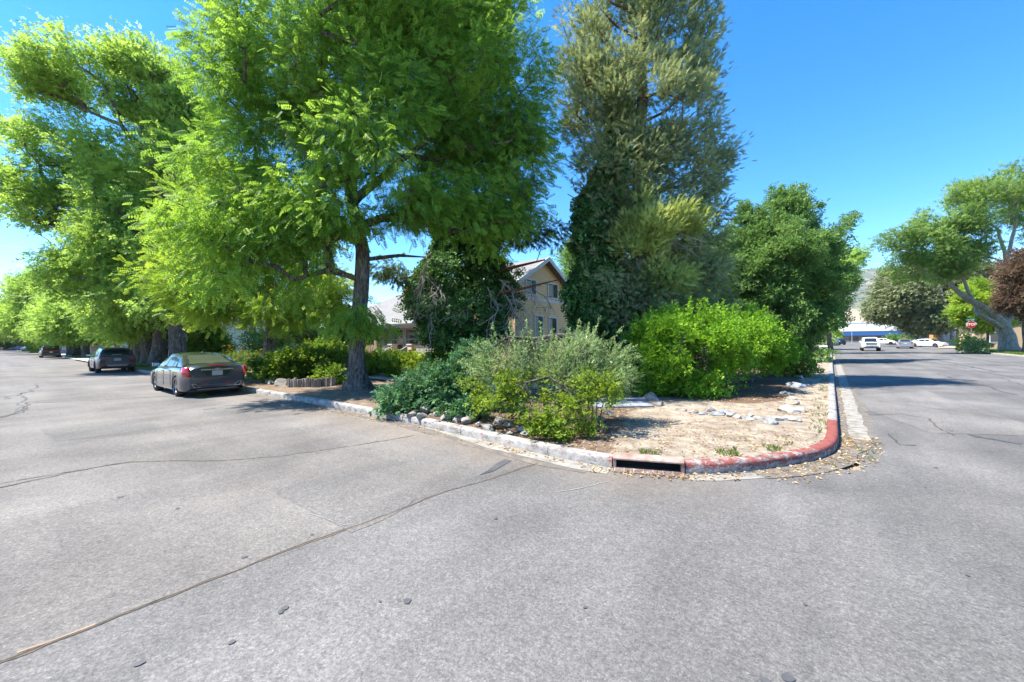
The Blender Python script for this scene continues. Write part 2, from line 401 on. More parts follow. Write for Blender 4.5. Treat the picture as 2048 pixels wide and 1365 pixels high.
selc = [i for i, p in enumerate(KL) if -24 < p[0] < -2.4 and p[1] < 6]
strip('gutter_dirt', KA[selc], KN[selc], lambda p: .3 if p[0] > -5 else 0, lambda p: .42 if p[0] > -5 else .22 + .1, .003, M['grit'], .10, seed=12)

# cracks, sealed joints and patches lying on the paving
M['crack'] = noisy("open_crack", (.03, .028, .026), (.09, .08, .07), 9, .95, 0)
M['sand'] = noisy("crack_sand", (.16, .12, .085), (.3, .22, .15), 9, .95, .5, 60, (.14, .13, .09))
M['tar'] = noisy("tar_seal", (.045, .046, .05), (.09, .09, .095), 4, .6, .2)
M['patch'] = noisy("patch_asphalt", (.085, .083, .082), (.125, .12, .118), 9, .95, .6, 50)
M['scrape'] = noisy("scrape_mark", (.2, .2, .2), (.32, .32, .32), 12, .9, 0)
def crack(pix, width, m, z=.005, seed=0, wob=.05, name='road_crack', world=False, gaps=0.):
    W_ = pix if world else [g(*p)[:2] for p in pix]
    pts = []
    for a_, b_ in zip(W_[:-1], W_[1:]):
        n = max(2, int(math.dist(a_, b_) / .05)); n = min(n, 400)
        pts += [(a_[0] + (b_[0] - a_[0]) * k / n, a_[1] + (b_[1] - a_[1]) * k / n) for k in range(n)]
    pts.append(W_[-1]); P = np.array(pts); N = normals(P)
    off = np.array([wob * nz((p[0] * 1.1, p[1] * 1.1, seed)) + wob * .35 * nz((p[0] * 6, p[1] * 6, seed + 3)) for p in pts])
    wd = np.array([width * (.55 + .9 * abs(nz((p[0] * 2.3, p[1] * 2.3, seed + 8))) + .5 * nz((p[0] * 14, p[1] * 14, seed + 5))) for p in pts])
    v, f = [], []
    for i in range(len(P)):
        c = P[i] + N[i] * off[i]; h = max(.002, wd[i]) / 2; v += [(*(c - N[i] * h), z), (*(c + N[i] * h), z)]
        if i and not (gaps and nz((P[i][0] * 1.3, P[i][1] * 1.3, seed + 20)) > 1 - gaps * 2): f.append((2 * i - 2, 2 * i, 2 * i + 1, 2 * i - 1))
    return tag(mk(name, v, f, m), kind='structure')
seam = [(XS, -1.2), (XS, 0), (XS, 1.4), (XS + .1, 3.2), (XS + .35, 4.75)]
crack(seam, .034, M['sand'], .004, 1, .05, 'paving_seam', True)
crack(seam, .013, M['crack'], .008, 1, .05, 'paving_seam', True)
crack([(XS - .03, .05), (XS - .0, .2), (XS, .36)], .035, M['sand'], .0045, 4, .03, 'paving_seam', True)
crack([(-6, 968), (130, 945), (260, 925), (430, 922), (560, 912), (700, 893), (830, 872)], .02, M['sand'], .004, 21, .06)
crack([(-6, 968), (130, 945), (260, 925), (430, 922), (560, 912), (700, 893), (830, 872)], .012, M['crack'], .007, 21, .06)
crack([(-10, 978), (90, 958), (190, 936), (240, 927)], .03, M['crack'], .006, 33, .1)
crack([(0, 836), (40, 826), (60, 806), (150, 803), (280, 796), (420, 792)], .05, M['crack'], .005, 40, .2)
crack([(-5, 838), (30, 828), (52, 815)], .05, M['crack'], .006, 44, .1)
crack([(40, 826), (45, 806), (38, 790), (75, 776), (72, 768)], .05, M['tar'], .005, 47, .2)
crack([(0, 765), (60, 763), (150, 758), (190, 756)], .05, M['crack'], .005, 50, .1)
crack([(0, 800), (40, 787), (80, 781)], .04, M['crack'], .005, 51, .2)
# patch beside the drain
pp = [g(*p)[:2] for p in [(958, 951), (985, 944), (1006, 932), (1024, 922), (1010, 919), (994, 927), (978, 940)]]
sheet('road_patch', pp, .005, M['tar'])
for nm, kf, px4 in (('a', .93, [(552, 988), (600, 962), (722, 948), (835, 996), (790, 1030), (704, 1066)]), ('b', 1.1, [(1700, 792), (1850, 782), (2048, 848), (2048, 872), (1862, 866), (1740, 822)]), ('d', .92, [(80, 860), (300, 846), (330, 862), (110, 884)])):
    P_ = [g(*p)[:2] for p in px4]; Q_ = []
    for a_, b_ in zip(P_, P_[1:] + P_[:1]):
        n = max(2, int(math.dist(a_, b_) / .12)); Q_ += [(a_[0] + (b_[0] - a_[0]) * k / n + .03 * nz((a_[0] + k * .7, a_[1], 2)), a_[1] + (b_[1] - a_[1]) * k / n + .03 * nz((a_[1], k * .7, 5))) for k in range(n)]
    sheet('road_patch', Q_, .0025, asphalt('patch_' + nm, tuple(x * kf for x in (.14, .135, .13)), .3))
for pts, w_, s_ in [([(1774, 703), (1850, 716), (1992, 744)], .12, 1), ([(1660, 704), (1775, 712), (1900, 731), (2048, 760)], .07, 2), ([(1905, 712), (1975, 722), (2048, 734)], .12, 3),
                    ([(1690, 778), (1800, 776), (1990, 780)], .05, 4), ([(1735, 830), (1800, 828), (1860, 838), (1895, 870)], .04, 5), ([(1700, 752), (1820, 757), (2000, 756), (2048, 772)], .03, 6),
                    ([(1900, 862), (1960, 874), (2046, 888)], .14, 7), ([(1740, 800), (1850, 815), (2048, 842)], .03, 8), ([(1870, 748), (1960, 770), (2030, 790)], .06, 9), ([(1780, 868), (1800, 890), (1835, 893)], .03, 10)]:
    crack(pts, w_, M['tar'] if w_ > .06 else M['crack'], .005, 60 + s_, .12, gaps=.25)
crack([(620, 1028), (690, 1052)], .009, M['scrape'], .006, 81, .01); crack([(680, 1030), (702, 1042)], .009, M['scrape'], .006, 82, .01)

crack([(1110, 985), (1160, 978), (1220, 963)], .01, M['scrape'], .006, 85, .03, gaps=.35)
# dark gum and oil spots
for i, (px, py, r) in enumerate([(489, 1115, .035), (570, 1217, .035), (561, 1225, .03), (814, 1203, .045), (464, 1285, .03), (992, 1038, .03), (1576, 1357, .05), (624, 1070, .025), (760, 1204, .015), (1935, 1152, .02),
                                (1610, 1210, .02), (1872, 936, .04), (1170, 1216, .02), (355, 1018, .03), (240, 995, .05), (1850, 975, .02), (1530, 1362, .04), (280, 1327, .04)]):
    c = g(px, py); n = 18; r *= .62
    sheet('oil_spot', [(c[0] + r * (1 + .18 * math.sin(2 * math.pi * k / n * 2 + i)) * math.cos(2 * math.pi * k / n), c[1] + r * (1 + .15 * math.cos(2 * math.pi * k / n * 3 + i)) * math.sin(2 * math.pi * k / n)) for k in range(n)], .005, M['tar'])

# hills and mountains: one relief all round
def hills():
    nr, na = 46, 420; v, f = [], []
    for i in range(nr):
        r = 520 * (12 ** (i / (nr - 1)))
        for j in range(na):
            th = 2 * math.pi * j / na; x, y = r * math.cos(th), r * math.sin(th)
            az = math.atan2(x, y)                              # from +Y
            k = .25 + .75 * max(0, math.cos((az - .1) * .8)) ** 2
            n1 = noise.fractal(Vector((x / 1500, y / 1500, 3)), .8, 2.1, 7)
            n2 = abs(noise.fractal(Vector((x / 700, y / 700, 9)), .9, 2.1, 6))
            low = 85 * max(0, min(1, (r - 700) / 900)) * (1 + .35 * n1)
            high = 330 * max(0, min(1, (r - 2100) / 1500)) ** 1.1 * (1 + .22 * n1 + .1 * math.sin(th * 9)) * (1 - .2 * n2) - 30 * n2 * max(0, min(1, (r - 1500) / 700))
            v.append((x, y, -3 + k * (low + high)))
    for i in range(nr - 1):
        for j in range(na): f.append((i * na + j, (i + 1) * na + j, (i + 1) * na + (j + 1) % na, i * na + (j + 1) % na))
    m = mat("hill", (.3, .25, .18), .95, spec=.1); n = NT(m)
    geo = n.n("NewGeometry"); sep = n.n("SeparateXYZ"); n.l(geo.outputs["Position"], sep.inputs[0])
    v_ = n.co((.01, .01, .01)); f1 = n.noise(v_, 1.2, 8, .7); f2 = n.noise(v_, .35, 6, .7)
    hgt = n.math('MULTIPLY', n.math('ADD', sep.outputs[2], n.math('MULTIPLY', f2, 160)), 1 / 400)
    c = n.ramp(hgt, [(.0, (.36, .29, .2)), (.36, (.34, .27, .19)), (.48, (.15, .16, .09)), (.7, (.08, .11, .07)), (.95, (.09, .12, .08))])
    c2 = n.mix(n.ramp(f1, [(.52, (0, 0, 0)), (.62, (1, 1, 1))]), c, (.28, .22, .17)); shr = n.ramp(n.noise(v_, 5, 4, .8), [(.55, (1, 1, 1)), (.66, (.45, .5, .4))])
    n.col(n.mix(.8, c2, shr, 'MULTIPLY'))
    tag(mk('hills', v, f, m, smooth=True), kind='structure')
hills()
# ---------------------------------------------------------------- foliage
def leaf_quad(w=.5, fold=.08): return np.array([(0, 0, 0), (.45, w / 2, fold), (1, 0, -.04), (.45, -w / 2, fold)], float), np.array([(0, 1, 2, 3)])
def join(parts):
    V, Q, k = [], [], 0
    for v, q in parts: V.append(v); Q.append(q + k); k += len(v)
    return np.concatenate(V), np.concatenate(Q)
def xf(vq, pos, ang=0., sc_=1., tilt=0., roll=0.):
    v, q = vq; M_ = Matrix.Rotation(ang, 3, 'Z') @ Matrix.Rotation(tilt, 3, 'Y') @ Matrix.Rotation(roll, 3, 'X')
    return (v * sc_) @ np.array(M_).T + np.array(pos), q
def T_frond(n=6):                                         # pinnate leaf, unit length
    L = leaf_quad(.5, .02); ps = []
    for i in range(n):
        x = .16 + .76 * i / (n - 1); z = -.22 * x * x; s = .33 * (1 - .35 * abs(x - .5))
        for sd in (-1, 1): ps.append(xf(L, (x, 0, z), sd * 1.12, s, .25))
    ps.append(xf(L, (.94, 0, -.2), 0, .22, .4)); return join(ps)
def T_sprig(n=6, w=.5, s=.36, spread=1.0, seed=1):
    r = random.Random(seed); ps = []
    for i in range(n):
        x = .1 + .8 * i / max(1, n - 1); ps.append(xf(leaf_quad(w), (x, 0, -.08 * x), (1 if i % 2 else -1) * spread * r.uniform(.6, 1.1), s * r.uniform(.8, 1.15), r.uniform(-.5, .6), r.uniform(-.7, .7)))
    return join(ps)
def T_spray(n=9, seed=2):                                  # flat scaly conifer spray
    r = random.Random(seed); ps = []
    for i in range(n):
        x = .1 + .75 * i / n; ps.append(xf(leaf_quad(.22, .02), (x, 0, -.1 * x * x), (1 if i % 2 else -1) * r.uniform(.35, .8), .42 * (1 - .45 * x), r.uniform(-.3, .4), r.uniform(-.5, .5)))
    ps.append(xf(leaf_quad(.1, .01), (0, 0, 0), 0, 1.)); return join(ps)
def T_strand(n=10, seed=2):
    r = random.Random(seed); return join([xf(leaf_quad(.2), (0, 0, -.1 * i), r.uniform(-3, 3), .22, r.uniform(.5, 1.2)) for i in range(n)])
def T_blade(n=5, seed=3):
    r = random.Random(seed); ps = []
    for i in range(n): ps.append(xf((np.array([(0, -.03, 0), (0, .03, 0), (.25, .02, .7), (.55, 0, 1.)]), np.array([(0, 1, 2, 3)])), (r.uniform(-.15, .15), r.uniform(-.15, .15), 0), r.uniform(0, 6.3), r.uniform(.6, 1.1)))
    return join(ps)
FROND, SPRIG, SPRIG2, SPRAY, ONE = T_frond(5), T_sprig(6, .55, .44), T_sprig(5, .7, .42, 1.2, 7), T_spray(), leaf_quad(.7)
BROAD = T_sprig(4, .95, .5, 1.3, 12); THORN = T_sprig(9, .4, .2, 1.1, 4); NARROW = T_sprig(7, .28, .4, .7, 9)
def norm(a): return a / np.maximum(np.linalg.norm(a, axis=1), 1e-6)[:, None]
def leaves(name, tm, P, D, S, m, parent=None, up=.8, tone=None, jitter=.75):
    V, Q = tm; n = len(P); D = norm(D + rng.normal(0, .001, D.shape))
    U = np.tile((0, 0, 1.), (n, 1)) * up + rng.normal(0, jitter, (n, 3)); B = norm(np.cross(U, D)); N = np.cross(D, B)
    W_ = P[:, None] + S[:, None, None] * (V[None, :, 0, None] * D[:, None] + V[None, :, 1, None] * B[:, None] + V[None, :, 2, None] * N[:, None])
    W_ = W_.reshape(-1, 3).astype(np.float32); k, q = len(V), len(Q)
    F_ = (Q[None] + (np.arange(n) * k)[:, None, None]).reshape(-1, 4).astype(np.int32)
    me = bpy.data.meshes.new(name); me.vertices.add(len(W_)); me.vertices.foreach_set("co", W_.ravel())
    me.loops.add(F_.size); me.loops.foreach_set("vertex_index", F_.ravel()); me.polygons.add(len(F_))
    me.polygons.foreach_set("loop_start", np.arange(0, F_.size, 4, dtype=np.int32)); me.update(calc_edges=True)
    t = rng.random(n) if tone is None else tone
    tt = np.repeat(t, q) + rng.normal(0, .09, n * q)
    a = me.attributes.new("tone", 'FLOAT', 'FACE'); a.data.foreach_set("value", np.clip(tt, 0, 1).astype(np.float32))
    o = bpy.data.objects.new(name, me); C.objects.link(o); me.materials.append(m)
    if parent: o.parent = parent
    return o
AX_R = np.array([.785, .619, 0]); AX_D = np.array([-.619, .785, 0])     # camera right / depth in the street frame
def blob(px, py, rx, ry, D, rd=None):
    s = D / F; c = np.array(at(px, py, D)); rxm, rym = rx * s, ry * s
    return c, rxm, rym, (rd or (rxm + rym) / 2)
def ell_pts(bl, n, shell=.5):
    c, a, h, d = bl; u = norm(rng.normal(0, 1, (n, 3))); r = (shell + (1 - shell) * rng.random(n)) ** .6
    return c + (u[:, :1] * AX_R * a + u[:, 1:2] * AX_D * d + np.array([0, 0, 1]) * u[:, 2:] * h) * r[:, None]
DENS = 1.9
def clusters(blobs, per, shell=.25, minz=1.2, cull=.0, cs=.45):
    P = []; per = per * DENS
    vol = [b[1] * b[2] * b[3] for b in blobs]
    for b, v_ in zip(blobs, vol): P.append(ell_pts(b, max(6, int(per * v_ ** .78)), shell))
    P = np.concatenate(P); P = P[P[:, 2] > minz]
    if cull: P = P[np.array([noise.noise(Vector(p * cs)) + 1 > cull for p in P])]
    return P
def grow(base, trunk, pts, r0, pen=.9, wander=.12):
    """skeleton: trunk polylines [(x,y,z,r)...], then every cluster centre joined to the nearest suitable node"""
    pos, par, fix = [], [], []
    for ti, line in enumerate(trunk):
        last = -1
        L = [Vector(p[:3]) for p in line]; R_ = [p[3] for p in line]
        if ti: last = int(np.argmin([(Vector(q) - L[0]).length for q in pos]))
        for i in range(len(L) - 1):
            n = max(1, int((L[i + 1] - L[i]).length / .35))
            for k in range(n + (i == len(L) - 2)):
                t = k / n; p = L[i].lerp(L[i + 1], t)
                if i or k: p = p + Vector((nz(p, .9, 3), nz(p, .9, 8), 0)) * (.1 if L[i].z < 40 else 0)
                pos.append(tuple(p)); par.append(last); fix.append(R_[i] + (R_[i + 1] - R_[i]) * t); last = len(pos) - 1
    cx, cy_ = base[0], base[1]
    order = np.argsort(np.linalg.norm(pts - np.array([cx, cy_, base[2] + 2.5]), axis=1)); tips = []
    A = np.zeros((len(pos) + len(pts) * 14, 3)); A[:len(pos)] = pos; k = len(pos); ntrunk = k
    lowz = min(p[2] for p in pos) + (max(p[2] for p in pos) - min(p[2] for p in pos)) * .0 + 1.6
    dep = np.zeros(len(A))
    for i in order:
        c = pts[i]; d = c - A[:k]; dist = np.linalg.norm(d, axis=1)
        cost = dist + pen * np.maximum(0, .35 * np.hypot(d[:, 0], d[:, 1]) - d[:, 2]) + (A[:k, 2] < lowz) * 6 + dep[:k] * .05
        j = int(np.argmin(cost)); n = min(12, max(1, int(dist[j] / .5))); last = j; p0 = A[j].copy()
        for q in range(1, n + 1):
            t = q / n; p = p0 * (1 - t) + c * t; bow = math.sin(math.pi * t) * dist[j]
            p = p + np.array([0, 0, .12 * bow]) + (rng.normal(0, wander, 3) * bow * .4 if q < n else 0)
            A[k] = p; dep[k] = dep[last] + dist[j] / n; pos.append(tuple(p)); par.append(last); fix.append(0); last = k; k += 1
        tips.append(last)
    wgt = np.zeros(k)
    for t in tips: wgt[t] += 1
    for i in range(k - 1, ntrunk - 1, -1): wgt[par[i]] += wgt[i]
    rad = [max(fix[i], min(r0 * max(wgt[i], .5) ** .5, .42 * max(fix[0], .2) if i >= ntrunk else 9)) for i in range(k)]
    return pos, par, rad, tips, ntrunk
def tube_mesh(name, pos, par, rad, ntrunk, m, parent=None, flare=0., ridge=0., base_z=0., minr=0.004, nt_=16):
    ch = {}
    for i, p in enumerate(par): ch.setdefault(p, []).append(i)
    v, f = [], []
    starts = [(-1, i) for i in ch.get(-1, [])]
    while starts:
        pr, i = starts.pop(); chain = [pr] if pr >= 0 else []; cur = i
        while True:
            chain.append(cur); nx = ch.get(cur, [])
            if not nx: break
            nx = sorted(nx, key=lambda q: (-(q < ntrunk and cur < ntrunk), -rad[q])); starts += [(cur, q) for q in nx[1:]]; cur = nx[0]
        if len(chain) < 2: continue
        r_ = [rad[q] for q in chain]
        if pr >= 0: r_[0] = r_[1] * 1.15
        if max(r_) < minr: continue
        big = max(r_); n = nt_ if big > .12 else (8 if big > .05 else (5 if big > .015 else 3))
        P = [Vector(pos[q]) for q in chain]; k0 = len(v); tp = None
        for q, p in enumerate(P):
            t = (P[min(q + 1, len(P) - 1)] - P[max(q - 1, 0)]).normalized()
            if tp is None: a = t.orthogonal().normalized() if abs(t.z) < .95 else Vector((1, 0, 0)); 
            a = (a - t * a.dot(t)).normalized(); b = t.cross(a); tp = t
            fl = 1 + flare * math.exp(-max(0, p.z - base_z) / .38) if big > .12 else 1
            for j in range(n):
                th = 2 * math.pi * j / n
                rr = r_[q] * fl
                if big > .12:
                    rr *= 1 + ridge * (nz((math.cos(th) * 2.2, math.sin(th) * 2.2, p.z * .35), 1, 5)) + (fl - 1) * .35 * math.cos(5 * th + 1)
                v.append(tuple(p + (a * math.cos(th) + b * math.sin(th)) * rr))
        for q in range(len(P) - 1):
            for j in range(n): f.append((k0 + q * n + j, k0 + q * n + (j + 1) % n, k0 + (q + 1) * n + (j + 1) % n, k0 + (q + 1) * n + j))
    return mk(name, v, f, m, parent, smooth=True)
def crown_leaves(pts, rad_rng, n_per, base, flat=.7, out=.8, droop=.35, bias=(0, 0, 0), ctr=None):
    n = len(pts); R_ = rng.uniform(*rad_rng, n); cnt = np.maximum(3, (1.35 * n_per * (R_ / np.mean(R_)) ** 2).astype(int))
    idx = np.repeat(np.arange(n), cnt); o = rng.normal(0, .5, (len(idx), 3)); o[:, 2] *= flat
    P = pts[idx] + o * R_[idx][:, None]
    c = np.array(ctr if ctr is not None else (base[0], base[1], np.mean(pts[:, 2]) - 1)); od = norm(P - c)
    D = norm(o) * .8 + od * out + rng.normal(0, .4, P.shape) + np.array(bias); D[:, 2] -= droop
    tone = np.clip(rng.random(n)[idx] * .55 + rng.random(len(idx)) * .45, 0, 1)
    return P, D, tone
M['lf_locust'] = leafmat("locust_leaf", (.035, .085, .014), (.09, .18, .028), (.2, .3, .04), .52, .45, .3, gain=1.8)
M['lf_locust2'] = leafmat("locust_leaf_yellow", (.055, .11, .014), (.13, .21, .024), (.23, .3, .035), .52, .45, .5, accent=(.42, .26, .02), gain=1.8)
M['lf_elm'] = leafmat("elm_leaf", (.04, .08, .016), (.095, .16, .03), (.19, .26, .055), .52, .4, .25, gain=2.6)
M['lf_elm2'] = leafmat("elm_leaf_dark", (.03, .06, .018), (.07, .12, .03), (.14, .2, .05), .52, .4, .2, gain=2.3)
M['lf_cedar'] = leafmat("cedar_spray", (.045, .065, .03), (.11, .14, .07), (.2, .22, .11), .35, .7, .5, gain=2.3)
M['lf_cedar_lit'] = leafmat("cedar_spray_sunlit", (.09, .12, .03), (.2, .24, .07), (.34, .37, .13), .4, .7, .8, gain=1.9)  # cedar foliage again, yellower and lighter: sunlight put into the leaf colour
M['lf_ivy'] = leafmat("ivy_leaf", (.008, .022, .007), (.02, .055, .014), (.055, .11, .03), .2, .5, .8, gain=2.9)
M['lf_plum'] = leafmat("broad_leaf", (.025, .06, .018), (.06, .12, .03), (.13, .2, .06), .4, .5, .5, gain=2.0)
M['lf_bright'] = leafmat("bright_leaf", (.05, .13, .01), (.12, .25, .018), (.22, .36, .03), .42, .45, .8, gain=1.42)
M['lf_silver'] = leafmat("silvery_leaf", (.075, .13, .04), (.175, .265, .1), (.33, .41, .2), .35, .5, 1.5, gain=1.3)
M['lf_vine'] = leafmat("vine_leaf", (.06, .12, .012), (.14, .23, .02), (.27, .35, .04), .45, .4, 1.)
M['lf_blue'] = leafmat("bluish_leaf", (.015, .05, .022), (.04, .11, .045), (.1, .2, .085), .35, .5, 1., gain=1.4)
M['lf_cover'] = leafmat("creeper_leaf", (.03, .075, .01), (.085, .16, .018), (.2, .28, .035), .4, .45, .9, gain=1.3)
M['lf_purple'] = leafmat("purple_leaf", (.03, .018, .016), (.075, .048, .036), (.17, .12, .08), .3, .5, .5, gain=1.5)
M['lf_willow'] = leafmat("willow_leaf", (.06, .08, .04), (.14, .17, .08), (.24, .27, .13), .35, .5, .3, gain=1.15)
M['lf_pine'] = leafmat("pine_needle", (.02, .04, .02), (.045, .08, .035), (.1, .14, .06), .3, .6, .4, gain=1.8)
M['lf_grass'] = leafmat("grass_blade", (.05, .09, .015), (.12, .18, .03), (.26, .3, .08), .4, .6, .8)
M['lf_dry'] = leafmat("dry_leaf", (.16, .09, .04), (.36, .24, .12), (.6, .46, .27), .2, .8, 1.)
M['petal'] = leafmat("yellow_petal", (.6, .3, .01), (.75, .42, .01), (.85, .55, .02), .3, .6, 1.)

def tree(name, label, base, trunk, blobs, per, leaf, tm, lsize, n_per, r0=.012, barkm='bark', flare=.5, ridge=.18, flat=.7, droop=.35, bias=(0, 0, 0), rad=(.45, .8),
         cull=0., cs=.45, shell=.25, minz=1.2, group=None, out=.8, up=.8, pen=.9, cat='tree', extra=None, wander=.12, minr=.004):
    t = thing(name, label, cat, base, group=group)
    pts = clusters(blobs, per, shell, minz, cull, cs)
    if extra is not None: pts = np.concatenate([pts, extra])
    pos, par, rd, tips, ntk = grow(base, trunk, pts, r0, pen, wander)
    b = np.array(base); P, D, tone = crown_leaves(pts, rad, n_per, base, flat, out, droop, bias)
    P = P[(ok_ := P[:, 2] > base[2] + .05)]; D = D[ok_]; tone = tone[ok_]
    tube_mesh('trunk', [tuple(np.array(p) - b) for p in pos], par, rd, ntk, M[barkm], t, flare, ridge, 0., minr)
    S = rng.uniform(lsize[0], lsize[1], len(P)); leaves('crown', tm, P - b, D, S, M[leaf], t, up, tone)
    return t
def shrub(name, label, base, blobs, per, leaf, tm, lsize, n_per, stems=7, r0=.006, flat=.9, droop=.1, rad=(.2, .38), group=None, cat='shrub', up=.6, spikes=None, cull=0, shell=.3, minz=.2, barkm='bark', out=.9, bias=(0, 0, 0)):
    trunk = []
    bx = np.mean([b[0] for b in blobs], axis=0); top = max(b[0][2] + b[2] * .4 for b in blobs)
    for i in range(stems):
        an = 6.28 * i / stems + random.random(); e = .28 * blobs[0][1]
        x0, y0 = base[0] + .12 * math.cos(an), base[1] + .12 * math.sin(an)
        trunk.append([(x0, y0, base[2] - .02, .018), (x0 + e * .4 * math.cos(an), y0 + e * .4 * math.sin(an), base[2] + (top - base[2]) * .35, .013), (x0 + e * math.cos(an), y0 + e * math.sin(an), base[2] + (top - base[2]) * .7, .006)])
    # every stem starts its own tube
    t = thing(name, label, cat, base, group=group)
    pts = clusters(blobs, per * .75, shell, minz, cull, 1.2)
    if spikes is not None: pts = np.concatenate([pts, spikes])
    pos, par, fix = [], [], []
    P_, R0 = [], []
    pos, par, rd, tips, ntk = grow(base, trunk, pts, r0, .5)
    b = np.array(base); P, D, tone = crown_leaves(pts, rad, n_per, base, flat, out, droop, bias, ctr=(base[0], base[1], base[2] + .3 * (top - base[2])))
    k = P[:, 2] > base[2] + .03; P, D, tone = P[k], D[k], tone[k]
    tube_mesh('stem', [tuple(np.array(p) - b) for p in pos], par, rd, ntk, M[barkm], t, 0, 0, 0, .0035)
    leaves('foliage', tm, P - b, D, rng.uniform(*lsize, len(P)), M[leaf], t, up, tone)
    return t
def ivy_shell(name, label, base, secs, n, m='lf_ivy', size=(.09, .15), cat='ivy', group=None):
    """leaves over a lumpy column: secs [(centre xyz, radius)]"""
    P, D = [], []
    zs = [s[0][2] for s in secs]
    for _ in range(n):
        z = random.uniform(zs[0], zs[-1]); i = max(0, min(len(secs) - 2, next((k for k in range(len(secs) - 1) if zs[k + 1] >= z), len(secs) - 2)))
        t = (z - zs[i]) / (zs[i + 1] - zs[i]); c = [secs[i][0][k] * (1 - t) + secs[i + 1][0][k] * t for k in range(3)]; r = secs[i][1] * (1 - t) + secs[i + 1][1] * t
        th = random.uniform(0, 6.283); lump = 1 + .45 * nz((math.cos(th) * 1.6, math.sin(th) * 1.6, z * .9), 1, c[0]) + .25 * nz((math.cos(th) * 4, math.sin(th) * 4, z * 2.5), 1, 4)
        r *= lump * random.uniform(.72, 1.03); P.append((c[0] + r * math.cos(th), c[1] + r * math.sin(th), z)); D.append((math.cos(th) * .55, math.sin(th) * .55, -.75))
    P, D = np.array(P), np.array(D) + rng.normal(0, .35, (n, 3)); t = thing(name, label, cat, base, group=group)
    return t, leaves('foliage', BROAD, P - np.array(base), D, rng.uniform(*size, n) * 1.9, M[m], t, .35)
# loose leafy shoots standing out of a crown or shrub
def shoots(parent, lines, D, n, ls, m, lean=.6, r=.004, bow=.06, tm=None, wide=.8, jit=.35, up=.2):
    o = Vector(parent.location); D0_ = D; P, Dd = [], []; mb = MB()
    for (x0, y0), (x1, y1) in lines:
        dd = (D() if callable(D) else D) + random.uniform(-jit, jit); a_ = Vector(at(x0, y0, dd)); b_ = Vector(at(x1, y1, dd + random.uniform(-.2, .2))); d = b_ - a_; sd = d.cross(Vector((0, 0, 1))); L = d.length
        pts = [a_ + d * t + Vector((0, 0, -bow * L * (t * t))) + sd * (.06 * math.sin(3 * t)) for t in np.linspace(0, 1, 8)]; mb.tube([p - o for p in pts], [r * (1 - .8 * k / 7) for k in range(8)], 3, False)
        for k in range(n):
            t = random.random(); p = a_ + d * t + Vector((0, 0, -bow * L * t * t)) + sd * (.06 * math.sin(3 * t)); w_ = Vector((random.gauss(0, 1), random.gauss(0, 1), random.gauss(0, 1))).normalized(); P.append(tuple(p - o)); Dd.append(tuple(d.normalized() * lean + w_ * wide))
    P = np.array(P); leaves('shoot_leaves', tm or leaf_quad(.42), P, np.array(Dd), rng.uniform(*ls, len(P)), M[m], parent, up)
# ---------------------------------------------------------------- trees placed where they stand
def P4(px, py, D, r): return (*at(px, py, D), r)
GZ = .15
# big locust with the furrowed trunk
b0 = g(712, 780, .16); D0 = 13.75
b0 = (*onD(714, D0)[:2], .16)
tr = [[(*b0, .29), P4(713, 700, D0, .245), P4(719, 600, D0, .23), P4(722, 500, D0, .215), P4(705, 400, D0, .21), P4(702, 250, D0 + .2, .17), P4(690, 90, D0 + .3, .12), P4(700, -90, D0 + .3, .05)],
      [P4(722, 490, D0, .15), P4(650, 450, D0 - .4, .12), P4(560, 400, D0 - .8, .08), P4(480, 380, D0 - 1.6, .05), P4(410, 430, D0 - 2.2, .03)],
      [P4(705, 410, D0, .15), P4(800, 320, D0 + .3, .11), P4(920, 230, D0 + .8, .07), P4(1000, 150, D0 + 1, .03)],
      [P4(704, 370, D0, .13), P4(600, 300, D0 - .3, .09), P4(500, 180, D0, .05)],
      [P4(719, 560, D0, .1), P4(660, 540, D0 - .5, .07), P4(590, 560, D0 - 1, .03)],
      [P4(702, 300, D0, .12), P4(760, 180, D0, .08), P4(850, 60, D0 + .5, .04)],
      [P4(720, 520, D0, .08), P4(800, 512, D0 + 1, .06), P4(850, 515, D0 + 1.5, .02)]]
bl = [blob(560, 150, 130, 140, 14), blob(760, 70, 170, 150, 14.2), blob(940, 160, 140, 170, 15), blob(1030, 330, 75, 140, 15, 1.8), blob(470, 320, 85, 150, 13.3, 2), blob(760, 320, 85, 70, 11.6, 1.2),
      blob(700, 400, 120, 60, 12, 1.3), blob(560, 420, 100, 80, 12.6, 1.5), blob(900, 400, 90, 60, 14, 1.4), blob(700, -70, 260, 90, 14, 4), blob(470, 120, 60, 120, 14, 1.6), blob(630, 280, 110, 90, 15.5, 1.5),
      blob(730, 640, 38, 26, 13.3, .6), blob(660, 640, 60, 22, 13, .6), blob(620, 560, 60, 40, 13, .9), blob(1000, 460, 70, 35, 14.5, .9), blob(860, 300, 90, 80, 15.5, 1.5), blob(700, 290, 110, 80, 12.2, 1.1), blob(680, 140, 120, 100, 12.6, 1.2), blob(740, 20, 120, 90, 12.8, 1.2), blob(600, 430, 80, 70, 12.4, 1), blob(800, 180, 90, 90, 12.8, 1.1), blob(810, 400, 70, 50, 13, .9), blob(640, 440, 60, 40, 12.6, .7), blob(690, 430, 60, 30, 12, .6), blob(1060, 200, 45, 120, 15.5, 1.2), blob(930, -30, 120, 90, 15, 2), blob(400, 440, 80, 70, 11.6, 1.2), blob(440, 560, 60, 32, 11.8, .8), blob(500, 500, 60, 50, 12, .9), blob(850, 425, 85, 42, 13.6, .9), blob(780, 450, 45, 28, 13, .6), blob(950, 440, 70, 36, 14.2, .9), blob(765, 300, 50, 60, 12.6, .8)]
